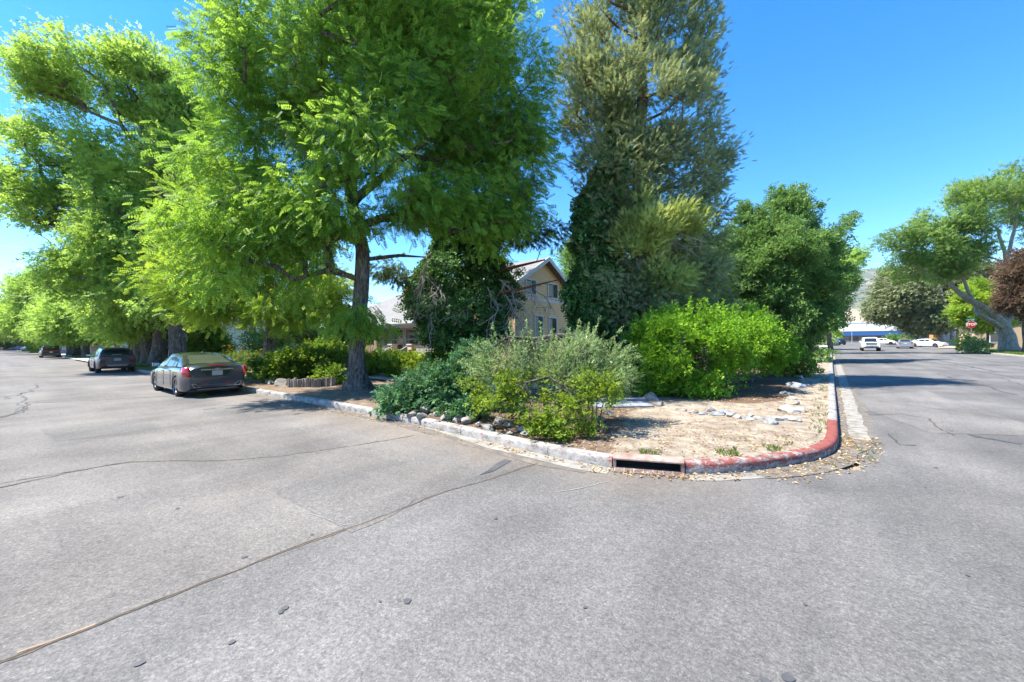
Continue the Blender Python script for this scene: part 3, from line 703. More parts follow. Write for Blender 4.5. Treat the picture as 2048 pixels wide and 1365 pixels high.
tree('locust_tree', 'tall broad locust tree with thick furrowed flared trunk beside the kerb', b0, tr, bl, 7., 'lf_locust', FROND, (.22, .37), 33, .011, flare=.75, ridge=.3, droop=.25, cull=.72, cs=.5, out=.7)
# smaller yellow-green locust behind the sedan
D1 = 20.5; b1 = (*onD(538, D1)[:2], .18)
tr = [[(*b1, .28), P4(538, 700, D1, .25), P4(543, 660, D1, .25), P4(540, 560, D1, .17), P4(500, 470, D1 - .5, .1), P4(460, 400, D1 - 1, .05)],
      [P4(542, 640, D1, .16), P4(480, 600, D1 - 1.2, .1), P4(400, 570, D1 - 2.4, .05)], [P4(541, 620, D1, .14), P4(600, 560, D1 - .5, .09), P4(640, 500, D1, .04)], [P4(540, 560, D1, .1), P4(570, 450, D1, .06)]]
bl = [blob(480, 480, 130, 80, 18.5, 2.2), blob(390, 560, 80, 55, 17, 1.6), blob(580, 520, 90, 80, 18.5, 1.8), blob(440, 610, 80, 38, 17.5, 1.3), blob(560, 615, 90, 38, 17.5, 1.3), blob(650, 590, 60, 50, 17.5, 1.1), blob(380, 450, 60, 100, 19, 1.6), blob(480, 390, 80, 50, 19, 1.6)]
tree('locust_tree', 'shorter yellow-green locust tree with low canopy right behind the grey sedan', b1, tr, bl, 8., 'lf_locust2', FROND, (.22, .37), 35, .010, flare=.3, ridge=.3, droop=.3, cull=.72, cs=.5, minz=2.3)
# tall elm
D2 = 27; b2 = (*onD(357, D2)[:2], .15)
tr = [[(*b2, .5), P4(355, 640, D2, .44), P4(352, 540, D2, .38), P4(330, 420, D2, .3), P4(305, 320, D2, .2), P4(240, 250, D2, .13), P4(170, 220, D2, .06)],
      [P4(335, 440, D2, .22), P4(350, 340, D2 + .5, .16), P4(345, 270, D2 + .5, .1), P4(330, 180, D2, .05)], [P4(308, 330, D2, .15), P4(280, 240, D2 + .5, .11), P4(262, 190, D2, .07), P4(240, 120, D2, .03)],
      [P4(345, 480, D2, .2), P4(260, 440, D2 - 1, .13), P4(160, 370, D2 - 1.5, .06)], [P4(350, 520, D2, .18), P4(240, 520, D2 - 1, .12), P4(130, 500, D2 - 1, .05)]]
bl = [blob(190, 160, 120, 75, 27, 3), blob(300, 190, 80, 100, 27.5, 3), blob(95, 160, 60, 45, 27, 1.8), blob(110, 270, 85, 70, 26.5, 2.5), blob(60, 360, 50, 45, 26, 2), blob(230, 330, 110, 80, 27.5, 3), blob(150, 420, 120, 75, 26, 3),
      blob(370, 380, 60, 150, 28, 3), blob(300, 480, 100, 80, 26, 3), blob(200, 540, 110, 65, 25.5, 2.5), blob(290, 600, 80, 40, 24.5, 2), blob(380, 250, 50, 80, 28.5, 2)]
tree('elm_tree', 'very tall windswept elm tree with open pale green crown behind the grey sedan', b2, tr, bl, 4.8, 'lf_elm', SPRIG, (.26, .42), 42, .02, flare=.35, ridge=.22, rad=(.55, .95), cull=.86, cs=.3, droop=.1, bias=(-.55, -.1, .1), minz=2.6)

# street row: one tree built, the others are copies with a size and turn of their own
def row_tree(name, label, base, hgt, wid, leaf, group, per=4.2, n_per=34, tr_r=.42, barkm='bark', low=.2, seed=0, tm=SPRIG, ls=(.38, .6)):
    x, y, z = base; k = hgt
    tr = [[(x, y, z, tr_r), (x + .1, y, z + k * .2, tr_r * .85), (x + .2, y + .2, z + k * .45, tr_r * .6), (x, y, z + k * .7, tr_r * .35), (x, y, z + k * .9, .05)],
          [(x + .1, y, z + k * .24, tr_r * .5), (x + wid * .3, y + wid * .1, z + k * .45, tr_r * .3), (x + wid * .5, y + wid * .2, z + k * .6, .05)],
          [(x + .1, y, z + k * .27, tr_r * .5), (x - wid * .25, y - wid * .2, z + k * .42, tr_r * .3), (x - wid * .5, y - wid * .3, z + k * .55, .05)],
          [(x + .1, y, z + k * .3, tr_r * .4), (x - wid * .05, y + wid * .25, z + k * .5, tr_r * .25), (x - wid * .1, y + wid * .5, z + k * .62, .05)]]
    bl = []
    r = random.Random(seed)
    for zf, rf, n in ((low + .12, .62, 5), (.45, .72, 6), (.65, .6, 5), (.85, .32, 3)):
        for i in range(n):
            an = 6.28 * i / n + r.random(); q = wid * rf * r.uniform(.7, 1.1)
            bl.append((np.array([x + q * .75 * math.cos(an), y + q * .75 * math.sin(an), z + k * zf * r.uniform(.92, 1.08)]), wid * .34, k * .11, wid * .34))
    return tree(name, label, base, tr, bl, per, leaf, tm, ls, n_per, .016, barkm, .35, .22, rad=(.8, 1.5), cull=.6, cs=.35, droop=.2, minz=z + k * low * .75, group=group)
GR = 'tall trees in the row along the left street'
rp = onD(318, 32); elmr = row_tree('street_tree', 'row tree with the widest dark trunk, just left of the tall elm', (0, 0, 0), 15, 5.5, 'lf_elm', GR, seed=3, tr_r=.55)
def place(t, label, x, y, z, rz, s, sz=None, group=None):
    c = copy_tree(t); c.location = (x, y, z); c.rotation_euler = (0, 0, rz); c.scale = (s, s, sz or s)
    c['label'] = label
    if group: c['group'] = group
    return c
elmr.location = (rp[0], rp[1], .12); elmr.rotation_euler.z = 1
for px, D, s, lb in [(294, 34.5, .95, 'second dark trunk in the row left of the tall elm'), (279, 37.5, .9, 'third trunk in the row left of the tall elm, slimmer and brown'), (266, 40.5, .85, 'fourth trunk in the left row, directly behind the small crossover')]:
    p = onD(px, D); place(elmr, lb, p[0], p[1], .12, D, s * .9)
map_ = row_tree('street_tree', 'medium street tree with forked trunk on the green lawn between the parked cars', (0, 0, 0), 10, 5.6, 'lf_elm', GR, seed=8, tr_r=.42, low=.26)
p = onD(172, 56); map_.location = (p[0], p[1], .12)
for px, D, s, lb in [(155, 62, 1., 'leaning dark-limbed street tree just behind the forked one on the lawn'), (140, 66, .95, 'thin leaning street tree right beside the black vehicle'), (118, 82, 1.65, 'round street tree behind the black vehicle'),
                     (96, 102, 1.9, 'tall street tree standing right of the weeping willow'), (60, 128, 1.7, 'tall street tree above the weeping willow')]:
    p = onD(px, D); place(map_, lb, p[0], p[1], .12, D * 1.7, s)
dark = row_tree('yard_tree', 'dense green tree behind the white gabled house at the left', (0, 0, 0), 13, 5.5, 'lf_plum', 'background yard trees', seed=21, tr_r=.4, low=.12, per=4.6)
p = onD(470, 58); dark.location = (p[0], p[1], 0)
bgt = [(235, 60, .95, 'dark background tree filling the space behind the street row'), (395, 46, .9, 'dark background tree behind the tall elm trunk'), (560, 60, .75, 'background tree behind the timber-edged bed'), (640, 62, .85, 'background tree behind the tan board fence'),
       (980, 46, .8, 'background tree rising behind the bungalow roof'), (1180, 46, 1., 'background tree behind the yellow gabled wall'), (1330, 44, .95, 'background tree hidden behind the tall cedar'), (1430, 40, .85, 'background tree between the cedar and the leafy corner tree'),
       (1520, 55, .9, 'background tree beyond the leafy corner tree'), (1600, 62, .8, 'background tree at the far end of the corner block'), (20, 150, 1.0, 'distant dark tree at the end of the left street'), (-60, 140, 1.3, 'distant tree at the left edge of the left street'),
       (48, 175, 1.2, 'distant tree behind the weeping willow'), (1930, 105, .9, 'background tree behind the orange house'), (2010, 90, 1.0, 'background tree behind the big pale trunk'), (2080, 60, .9, 'background tree at the right edge behind the purple tree'), (1810, 150, .55, 'small distant tree behind the blue-banded building'),
       (1745, 210, .5, 'low distant tree on the roofline of the blue-banded building'), (1775, 220, .55, 'second low distant tree over the blue-banded building')]
for i, (px, D, s, lb) in enumerate(bgt):
    p = onD(px, D); place(dark, lb, p[0], p[1], 0, i * 1.3, s)
# weeping willow far left
p = onD(66, 118); wl = [blob(62, 655, 34, 14, 118, 5), blob(75, 640, 25, 12, 118, 4), blob(45, 668, 20, 12, 118, 3)]
tree('willow_tree', 'grey-green weeping willow hanging over the far end of the left street', (p[0], p[1], 0), [[(p[0], p[1], 0, .5), (p[0], p[1], 4, .4), (p[0], p[1], 8, .2)]], wl, 3, 'lf_willow', T_strand(), (1.6, 2.8), 16, .02, rad=(.8, 1.2), droop=0, up=0., minz=1.5)
# ivy pine in the yard
D3 = 19; b3 = (*onD(932, D3)[:2], .2)
tr = [[(*b3, .32), P4(934, 650, D3, .28), P4(938, 520, D3, .24), P4(932, 400, D3, .2), P4(930, 250, D3, .14), P4(940, 80, D3, .05)],
      [P4(936, 560, D3, .12), P4(1010, 540, D3 - 1, .08), P4(1090, 520, D3 - 1.5, .03)], [P4(936, 540, D3, .1), P4(860, 545, D3 - 1, .06), P4(800, 560, D3 - 1.5, .02)], [P4(936, 590, D3, .1), P4(1010, 585, D3 - 2, .06), P4(1120, 560, D3 - 2.5, .02)]]
bl = [blob(1090, 475, 42, 22, 17.3, 1.), blob(1020, 470, 50, 30, 17.5, 1), blob(940, 120, 90, 120, 19.5, 2.2), blob(960, 300, 90, 70, 20, 2), blob(785, 540, 26, 22, 18, .6), blob(1000, 395, 60, 45, 19, 1.5)]
pine = tree('pine_tree', 'reddish-barked pine with bare hanging twigs, its trunk wrapped in ivy', b3, tr, bl, 7, 'lf_pine', T_spray(13, 5), (.22, .4), 46, .008, 'bark_red', .3, .2, droop=-.1, rad=(.3, .55), cull=.5)
def dead_twigs(parent, origin, starts, m, n_sub=7, r=.026):
    mb = MB(); o = Vector(origin)
    for (p, d, L) in starts:
        def walk(p, d, L, r, depth):
            pts = [p.copy()]; n = max(4, int(L / .12))
            for i in range(n):
                d = (d + Vector((random.gauss(0, .22), random.gauss(0, .22), random.gauss(0, .16) - .07))).normalized(); p = p + d * L / n; pts.append(p.copy())
                if depth < 3 and random.random() < .5: walk(p.copy(), (d + Vector([random.gauss(0, .8) for _ in range(3)]) + Vector((0, 0, -.25))).normalized(), L * random.uniform(.3, .6), r * .6, depth + 1)
            mb.tube([q - o for q in pts], [r * (1 - .75 * i / n) for i in range(n + 1)], 4 if depth < 2 else 3, False)
        walk(Vector(p), Vector(d).normalized(), L, r, 0)
    return mb.build('dead_branch', m, parent)
st = []
for px, py, dx, L in [(860, 520, -.6, 1.9), (850, 560, -.5, 1.7), (880, 570, -.2, 1.6), (890, 590, -.6, 1.8), (1000, 560, .7, 2.2), (1010, 590, .5, 1.8), (975, 575, .1, 1.6), (990, 600, .3, 1.6), (1040, 560, .9, 2), (1060, 570, .6, 1.6), (870, 500, -.9, 2.2), (960, 590, -.1, 1.5), (1030, 600, .7, 2.2)]:
    st.append((at(px, py, D3 - 2.1), tuple(AX_R * dx + AX_D * random.uniform(-.4, .2) + np.array([0, 0, -.45])), L))
dead_twigs(pine, b3, st, M['twig'])
ivy_shell('ivy_vine', 'dark ivy mass wrapped round the trunk of the reddish-barked pine', b3, [((b3[0], b3[1], .3), .6), (at(935, 705, D3), .9), (at(930, 680, D3), 1.8), (at(930, 620, D3), 2.3), (at(930, 570, D3), 2.15), (at(932, 510, D3), 1.75), (at(935, 440, D3), 1.5), (at(930, 400, D3), .8)], 21000)
# tall cedar
D4 = 17.; b4 = (*onD(1275, D4)[:2], .2)
tr = [[(*b4, .42), P4(1275, 550, D4, .36), P4(1280, 350, D4, .28), P4(1285, 150, D4, .18), P4(1290, -60, D4, .08)]]
for i in range(26):
    py = 560 - i * 24; sd = 1 if i % 2 else -1; L = random.uniform(95, 150) * (1 if i < 18 else .85)
    tr.append([P4(1280, py, D4, .07), P4(1280 + sd * L * .5, py - 25, D4 + random.uniform(-1.2, 1.2), .045), P4(1280 + sd * L, py - 75, D4 + random.uniform(-2, 2), .015)])
tr.append([P4(1285, 390, D4, .09), P4(1380, 370, D4, .06), P4(1440, 315, D4, .02)])
bl = [blob(1290, -70, 110, 80, 17, 2), blob(1235, 60, 85, 110, 16.8, 2), blob(1345, 70, 75, 95, 17, 1.8), blob(1200, 210, 70, 100, 16.8, 1.8), blob(1300, 210, 100, 90, 16.2, 1.8), blob(1385, 150, 40, 60, 17, 1.2), blob(1240, 340, 85, 90, 16.2, 1.8), blob(1345, 330, 75, 70, 16.6, 1.8),
      blob(1420, 350, 45, 28, 16.5, 1.), blob(1400, 440, 55, 40, 17.5, 1.3), blob(1260, 470, 100, 80, 16.5, 1.7), blob(1360, 540, 80, 70, 16.5, 1.6), blob(1240, 590, 80, 70, 16, 1.5), blob(1320, 620, 90, 60, 15.5, 1.2), blob(1150, 150, 30, 70, 17, .9), blob(1425, 500, 35, 60, 17.5, 1.), blob(1390, 610, 60, 50, 16, 1.2), blob(1300, 400, 90, 60, 15.6, 1)]
ex = np.array([at(px, py, 16.6) for px, py in [(1440, 330), (1450, 312), (1460, 300), (1430, 290), (1428, 262), (1426, 240), (1128, 60), (1124, 30), (1410, 40), (1428, 30), (1420, 60)]])
ced = tree('cedar_tree', 'very tall ragged grey-green cedar rising above the corner shrubs', b4, tr, bl, 8.5, 'lf_cedar', SPRAY, (.2, .36), 46, .008, 'bark_red', .3, .2, flat=.85, droop=-.3, rad=(.28, .58), cull=.74, cs=.55, extra=ex, out=.6, shell=.45)
ln = []
for k in range(170):
    y = random.uniform(-60, 600); sd = random.choice((-1, 1, 1)); hw_ = np.interp(y, [-60, 60, 200, 330, 430, 600], [95, 125, 130, 120, 135, 110]); x = 1285 + sd * hw_ * random.uniform(.55, 1.0)
    ln.append(((x, y), (x + sd * random.uniform(8, 48), y - random.uniform(14, 58))))
ln += [((1380, 375), (1455, 300)), ((1400, 370), (1465, 312)), ((1395, 350), (1428, 238)), ((1405, 345), (1436, 262)), ((1400, 480), (1440, 440)), ((1390, 120), (1430, 30)), ((1350, 60), (1405, -5)), ((1150, 120), (1122, 30)), ((1160, 110), (1138, 20))]
shoots(ced, ln, lambda: random.uniform(15.2, 17.4), 26, (.16, .3), 'lf_cedar', .8, .012, .0, SPRAY, .7, .3, .5)
st = [(at(1290 + random.uniform(-30, 60), 455 + random.uniform(-10, 40), 15.3), tuple(AX_R * random.uniform(-.5, .5) + AX_D * -.3 + np.array([0, 0, -.6])), 1.3) for _ in range(9)]
dead_twigs(ced, b4, st, M['twig'], r=.018)
b5 = (*onD(1330, 15.2)[:2], .2)  # sunlit part of the cedar, added as a separate tree in lighter leaves
bl = [blob(1300, 450, 60, 55, 14.8, 1), blob(1350, 480, 60, 60, 14.8, 1), blob(1375, 440, 35, 35, 15, .7), blob(1270, 480, 35, 40, 14.8, .7), blob(1340, 560, 60, 40, 14.8, .9)]
tree('cedar_sunlit_part', 'yellow-green sunlit part of the tall cedar, added as a crown of its own', b5, [[(*b5, .16), P4(1330, 600, 15.2, .12), P4(1330, 480, 15.2, .05)]], bl, 14, 'lf_cedar_lit', SPRAY, (.2, .36), 42, .007, 'bark_red', 0, 0, flat=.85, droop=-.4, rad=(.22, .42), cull=.68, cs=1., bias=(.3, .2, 0))
b6 = (*onD(1195, 16.6)[:2], .2)
ivy_shell('ivy_vine', 'dark glossy ivy climbing the left side of the tall cedar', b6, [((b6[0], b6[1], .25), 1.0), (at(1196, 650, 16.6), .95), (at(1190, 590, 16.4), 1.15), (at(1198, 520, 16.4), .85), (at(1190, 450, 16.4), 1.0), (at(1205, 390, 16.4), .8), (at(1235, 300, 16.6), .5), (at(1245, 200, 16.8), .3)], 12000)
# leafy corner tree
D7 = 31.5; b7 = (*onD(1560, D7)[:2], .2)
tr = [[(*b7, .25), P4(1560, 640, D7, .2), P4(1565, 520, D7, .12), P4(1565, 400, D7, .04)]] + [[P4(1560, 640 - 22 * i, D7, .1), P4(1560 + sd * 60, 570 - 30 * i, D7 - 1, .05)] for i, sd in enumerate((1, -1, 1, -1))]
bl = [blob(1555, 520, 90, 80, 30.5, 3), blob(1500, 570, 60, 80, 30.0, 2.2), blob(1630, 570, 60, 70, 31.0, 2.2), blob(1565, 430, 45, 40, 31.5, 1.5), blob(1465, 520, 32, 55, 31.0, 1.3), blob(1600, 640, 80, 38, 30.0, 2.2), blob(1650, 500, 30, 30, 31.5, 1.), blob(1500, 450, 30, 35, 31.5, 1.1), blob(1530, 640, 80, 50, 29.0, 2)]
ex = []
for (x0, y0), (x1, y1) in [((1570, 430), (1550, 385)), ((1590, 430), (1603, 380)), ((1575, 430), (1577, 384)), ((1620, 470), (1630, 412)), ((1630, 500), (1668, 478)), ((1668, 478), (1704, 436)), ((1500, 450), (1490, 415)), ((1470, 500), (1460, 462))]:
    for k in range(7): ex.append(at(x0 + (x1 - x0) * k / 6, y0 + (y1 - y0) * k / 6, 31.5))
plm = tree('plum_tree', 'dense dark green tree with upright shoots standing over the right-hand corner shrubs', b7, tr, bl, 8, 'lf_plum', SPRIG2, (.24, .4), 44, .009, rad=(.3, .6), cull=.55, cs=.5, droop=-.1, extra=np.array(ex), minz=1.)
ln = [((x, 520 - 60 * math.exp(-((x - 1575) / 50) ** 2)), (x + (x - 1560) * .25 + random.uniform(-10, 10), 520 - 95 * math.exp(-((x - 1580) / 55) ** 2) - random.uniform(5, 50))) for x in range(1450, 1690, 4)]
ln += [((1565, 440), (1549, 382)), ((1570, 440), (1577, 384)), ((1590, 440), (1604, 380)), ((1610, 470), (1632, 410)), ((1610, 500), (1640, 440)), ((1630, 505), (1706, 434)), ((1635, 500), (1690, 455)), ((1500, 480), (1489, 412)), ((1465, 510), (1458, 460)), ((1650, 590), (1712, 560)), ((1660, 620), (1715, 590)), ((1640, 650), (1690, 640))]
shoots(plm, ln, lambda: random.uniform(29.5, 32), 60, (.16, .26), 'lf_plum', .6, .015, .0, leaf_quad(.45), .8, .3)
D8 = 46; b8 = (*onD(1660, D8)[:2], .15)
bl = [blob(1690, 520, 38, 18, 46, 1.8), blob(1670, 545, 35, 25, 46, 2), blob(1650, 590, 40, 40, 46, 2.2), blob(1640, 640, 26, 22, 46, 1.6), blob(1710, 508, 18, 10, 46, 1), blob(1630, 520, 40, 25, 46, 2)]
tree('street_tree', 'airy light green tree leaning over the right-hand street beyond the leafy corner tree', b8, [[(*b8, .22), P4(1655, 620, D8, .18), P4(1672, 560, D8, .1), P4(1695, 525, D8, .04)]], bl, 5, 'lf_elm', SPRIG, (.3, .45), 26, .012, rad=(.5, .8), cull=.8, cs=.6)
p = onD(1672, 118); place(map_, 'small bright green round tree in front of the blue-banded building', p[0], p[1], 0, 2, .36, .42, 'distant small trees')
# far side of the cross street: multi-trunk cottonwood
D9 = 79; b9 = (*onD(1890, D9)[:2], .1)
tr = [[(*b9, .5), P4(1880, 665, D9, .5), P4(1860, 620, D9, .36), P4(1838, 580, D9, .28), P4(1825, 540, D9, .2)], [(b9[0], b9[1], .2, .5), P4(1892, 660, D9, .55), P4(1885, 600, D9, .4), P4(1870, 540, D9, .2)],
      [(b9[0] + 1.2, b9[1] + .4, .1, .5), P4(1903, 660, D9, .5), P4(1910, 600, D9, .35), P4(1920, 540, D9, .15)], [P4(1838, 580, D9, .2), P4(1800, 590, D9 - 1, .1)]]
bl = [blob(1810, 600, 50, 40, 79, 4), blob(1775, 620, 28, 25, 79, 3), blob(1850, 640, 45, 24, 78, 3), blob(1820, 560, 45, 25, 81, 4), blob(1880, 590, 50, 45, 82, 5), blob(1930, 560, 40, 40, 83, 4), blob(1925, 630, 40, 22, 83, 3), blob(1780, 580, 22, 18, 80, 2)]
tree('cottonwood_tree', 'grey-green cottonwood with several whitish trunks beyond the white parked coupe', b9, tr, bl, 4.2, 'lf_willow', SPRIG, (.6, .95), 26, .03, 'bark_white', .3, .15, rad=(.9, 1.6), cull=.55, cs=.25, minz=2.5)
# the big pale trunk on the lawn
DA = 44.5; bA = (*onD(2017, DA)[:2], .14)
tr = [[(*bA, .72), P4(2012, 672, DA, .62), P4(2005, 650, DA, .54), P4(1975, 622, DA - .5, .34), P4(1930, 595, DA - 1, .25), P4(1880, 555, DA - 1.5, .16), P4(1820, 530, DA - 2, .06)],
      [P4(2003, 655, DA, .34), P4(1955, 628, DA - 1, .22), P4(1945, 600, DA, .18), P4(1925, 560, DA, .13), P4(1890, 500, DA, .08)], [P4(2003, 650, DA, .38), P4(2000, 600, DA, .26), P4(2012, 520, DA, .18), P4(1995, 460, DA, .12), P4(1940, 420, DA, .06)],
      [P4(2010, 540, DA, .2), P4(2030, 450, DA, .13), P4(2040, 380, DA, .06)], [P4(2008, 650, DA, .4), P4(2035, 610, DA, .3), P4(2070, 540, DA, .15)]]
bl = [blob(1960, 390, 67, 37, 44, 2.6), blob(2020, 370, 61, 40, 45, 2.6), blob(1925, 440, 44, 26, 43, 2), blob(1850, 490, 72, 40, 42.5, 2.5), blob(1800, 475, 33, 29, 42, 1.6), blob(1880, 530, 67, 29, 43, 2), blob(1835, 535, 56, 31, 42.5, 2), blob(1975, 430, 56, 23, 45, 2), blob(2060, 440, 44, 72, 45, 2), blob(1940, 500, 44, 29, 44, 1.8), blob(1900, 520, 61, 40, 43.5, 2), blob(1920, 470, 56, 34, 44, 2), blob(1870, 450, 50, 29, 43, 1.8)]
tree('ash_tree', 'huge spreading tree with pale leaning trunk on the right-hand lawn', bA, tr, bl, 4.2, 'lf_elm2', SPRIG, (.28, .46), 34, .017, 'bark_pale', .25, .22, rad=(.5, 1.0), cull=.86, cs=.6, droop=.1)
bB = (*onD(1975, 54)[:2], .14)
tree('young_tree', 'bright light green low tree behind the stop sign', bB, [[(*bB, .15), P4(1975, 640, 54, .1), P4(1970, 590, 54, .04)]], [blob(1960, 590, 45, 32, 54, 2), blob(1975, 640, 50, 18, 54, 2), blob(1930, 625, 25, 20, 54, 1.5)], 5, 'lf_locust2', SPRIG, (.3, .5), 34, .01, rad=(.4, .8), cull=.4)
bC = (*onD(2050, 38)[:2], .14)
tree('purple_tree', 'purple-leaved tree at the right edge of the view', bC, [[(*bC, .2), P4(2050, 650, 38, .16), P4(2050, 560, 38, .05)]], [blob(2045, 560, 34, 34, 37.5, 1.8), blob(2068, 520, 40, 30, 38, 2), blob(2040, 600, 30, 26, 37.5, 1.4), blob(2080, 600, 40, 50, 38, 2)], 7, 'lf_purple', SPRIG2, (.25, .42), 44, .01, rad=(.4, .7), cull=.4)

# ---------------------------------------------------------------- shrubs
def spk(lines, D, k=6): return np.array([at(x0 + (x1 - x0) * q / (k - 1), y0 + (y1 - y0) * q / (k - 1), D) for (x0, y0), (x1, y1) in lines for q in range(k)])
# bright green corner shrub
b = (*onD(1385, 12.1)[:2], .17)
bl = [blob(1340, 700, 70, 62, 11.6, 1.0), blob(1420, 700, 80, 66, 12, 1.1), blob(1370, 770, 75, 50, 11.4, .8), blob(1470, 690, 55, 50, 12.6, 1.), blob(1350, 655, 50, 26, 12, .8), blob(1320, 740, 50, 60, 11.3, .7), blob(1312, 672, 40, 42, 11.8, .8)]
lines = [((x, 640), (x + random.uniform(-6, 10), 592 + random.uniform(0, 22) + abs(x - 1400) * .12)) for x in range(1300, 1540, 16)]
cs1 = shrub('corner_shrub', 'largest bright green shrub on the corner, dense down to the stones', b, bl, 40, 'lf_bright', SPRIG2, (.12, .21), 36, 9, .005, out=.8, rad=(.16, .36), cull=.75)
for x in list(range(1265, 1545, 3)): lines.append(((x, 660 + abs(x - 1390) * .25), (x + random.uniform(-14, 16), 594 + random.uniform(-6, 34) + abs(x - 1390) ** 1.5 * .028)))
for x in range(1265, 1480, 6): yy = random.uniform(680, 790); sx = -1 if x < 1340 else 1; lines.append(((x, yy), (x + sx * random.uniform(10, 34), yy + random.uniform(-24, 8))))
shoots(cs1, lines, 11.9, 34, (.06, .11), 'lf_bright')
b = (*onD(1496, 14.6)[:2], .17)
bl = [blob(1500, 670, 55, 45, 14.5, .9), blob(1540, 690, 40, 42, 15, .9), blob(1515, 715, 45, 28, 14.8, .8)]
cs2 = shrub('corner_shrub', 'mid-sized bright green shrub with bare stems, behind the largest corner shrub', b, bl, 34, 'lf_bright', SPRIG2, (.14, .24), 34, 8, .012, out=.8, rad=(.15, .34), minz=.75, cull=.7)
shoots(cs2, [((x, 670 + abs(x - 1510) * .3), (x + random.uniform(-6, 14), 625 + random.uniform(-4, 24) + abs(x - 1500) * .4)) for x in range(1465, 1580, 5)], 14.5, 26, (.08, .13), 'lf_bright')
b = (*onD(1575, 17)[:2], .17)
bl = [blob(1570, 700, 42, 32, 17, .9), blob(1590, 725, 32, 26, 17, .8), blob(1555, 725, 28, 20, 16.8, .6)]
shrub('corner_shrub', 'reddish-tipped green shrub nearest the verge of the right-hand street', b, bl, 26, 'lf_cover', SPRIG2, (.16, .28), 28, 7, .005, out=.8, rad=(.15, .3))
# silvery thorny shrub over the kerb, with vine and skirts
DS = 7.9; b = (*onD(1105, DS)[:2], .16)
bl = [blob(1060, 728, 80, 46, 7.9, .7), blob(1145, 720, 82, 48, 8, .8), blob(1195, 760, 58, 46, 7.7, .6), blob(1005, 760, 58, 46, 7.9, .6), blob(1110, 790, 85, 55, 7.4, .5), blob(1225, 740, 32, 40, 8, .4), blob(975, 715, 30, 28, 8, .4)]
lines = []
for x, y, x1, y1 in [(1000, 690, 985, 640), (1030, 680, 1018, 640), (1060, 690, 1052, 632), (1085, 690, 1080, 636), (1110, 680, 1105, 655), (1150, 680, 1158, 632), (1180, 690, 1200, 622), (1195, 700, 1245, 645), (1215, 720, 1272, 682), (1225, 745, 1270, 728), (1225, 770, 1268, 752), (1170, 690, 1178, 640), (975, 710, 955, 680), (1235, 710, 1278, 700), (1130, 690, 1135, 660)]:
    lines.append(((x, y + 14), (x1, y1)))
ths = shrub('thorny_shrub', 'big silvery-leaved thorny shrub with arching spikes hanging over the kerb', b, bl, 74, 'lf_silver', THORN, (.1, .19), 32, 11, .006, rad=(.12, .26), out=.9, droop=0, cull=.55)
ln2 = list(lines)
for k in range(95):
    x = random.uniform(955, 1235); y = 735 + abs(x - 1100) * .12 + random.uniform(-20, 40); an = (x - 1095) / 150 * 1.05 + random.gauss(0, .35); L_ = random.uniform(40, 78); ln2.append(((x, y), (x + L_ * math.sin(an), y - L_ * math.cos(an) * .95)))
shoots(ths, ln2, 7.8, 95, (.035, .07), 'lf_silver', .7, .003, .12)
b = (*onD(1180, 7.0)[:2], .15)
bl = [blob(1195, 775, 45, 40, 7.0, .3), blob(1165, 830, 45, 35, 6.7, .25), blob(1110, 860, 45, 24, 6.5, .22), blob(1000, 810, 45, 35, 7.3, .3), blob(1070, 840, 40, 28, 6.8, .22), blob(1130, 780, 60, 40, 7.1, .2), blob(955, 790, 22, 30, 7.6, .2), blob(1040, 780, 40, 30, 7.2, .2)]
shrub('vine_shrub', 'yellow-green leafy vine tumbling over the front of the silvery thorny shrub', b, bl, 80, 'lf_vine', BROAD, (.07, .13), 20, 6, .004, rad=(.09, .2), droop=.3)
# bluish shrubs left of it
specs = [(795, 805, 9.6, 45, 30, .5, 'lowest bluish-green shrub, nearest the kerb beside the stones'), (850, 775, 10.4, 50, 40, .6, 'bluish-green shrub between the low one and the silvery thorny shrub'), (905, 780, 9.6, 42, 42, .6, 'tall bluish-green shrub touching the silvery thorny shrub'),
         (950, 715, 9.6, 28, 32, .4, 'blue-green feathery shrub poking up behind the silvery thorny shrub'), (925, 820, 8.6, 35, 25, .4, 'small dark green shrub at the kerb, left of the yellow-green vine')]
for px, py, D, rx, ry, rd, lb in specs:
    q = onD(px, D); bb = (q[0], q[1], .15)
    shrub('bluish_shrub', lb, bb, [blob(px, py, rx, ry, D, rd), blob(px + 18, py + 8, rx * .7, ry * .7, D - .3, rd * .6)], 80, 'lf_blue', SPRIG, (.13, .24), 26, 6, .004, rad=(.1, .24), droop=0, minz=.2)
# creeper bed around the small locust and along the path
specs = [(600, 730, 16.6, 48, 30, .9, 'mounded leafy shrub over the timber stake edging'), (560, 745, 16.6, 38, 24, .8, 'low sprawling shrub at the left end of the stake edging'), (645, 735, 17.2, 35, 24, .8, 'leafy shrub between the stake edging and the big locust trunk'), (670, 758, 15.6, 24, 14, .5, 'small pale green shrub touching the big locust trunk'),
         (520, 742, 18.2, 26, 16, .8, 'low shrub just right of the grey sedan'), (690, 715, 21, 50, 14, .9, 'dark creeper mound in front of the tan board fence'), (650, 700, 21.5, 40, 14, .9, 'rounded creeper mound in front of the dark ivy bush')]
for px, py, D, rx, ry, rd, lb in specs:
    q = onD(px, D); bb = (q[0], q[1], .2)
    shrub('yard_shrub', lb, bb, [blob(px, py, rx, ry, D, rd)], 42, 'lf_cover', BROAD, (.16, .28), 24, 5, .005, rad=(.14, .3), minz=.2)
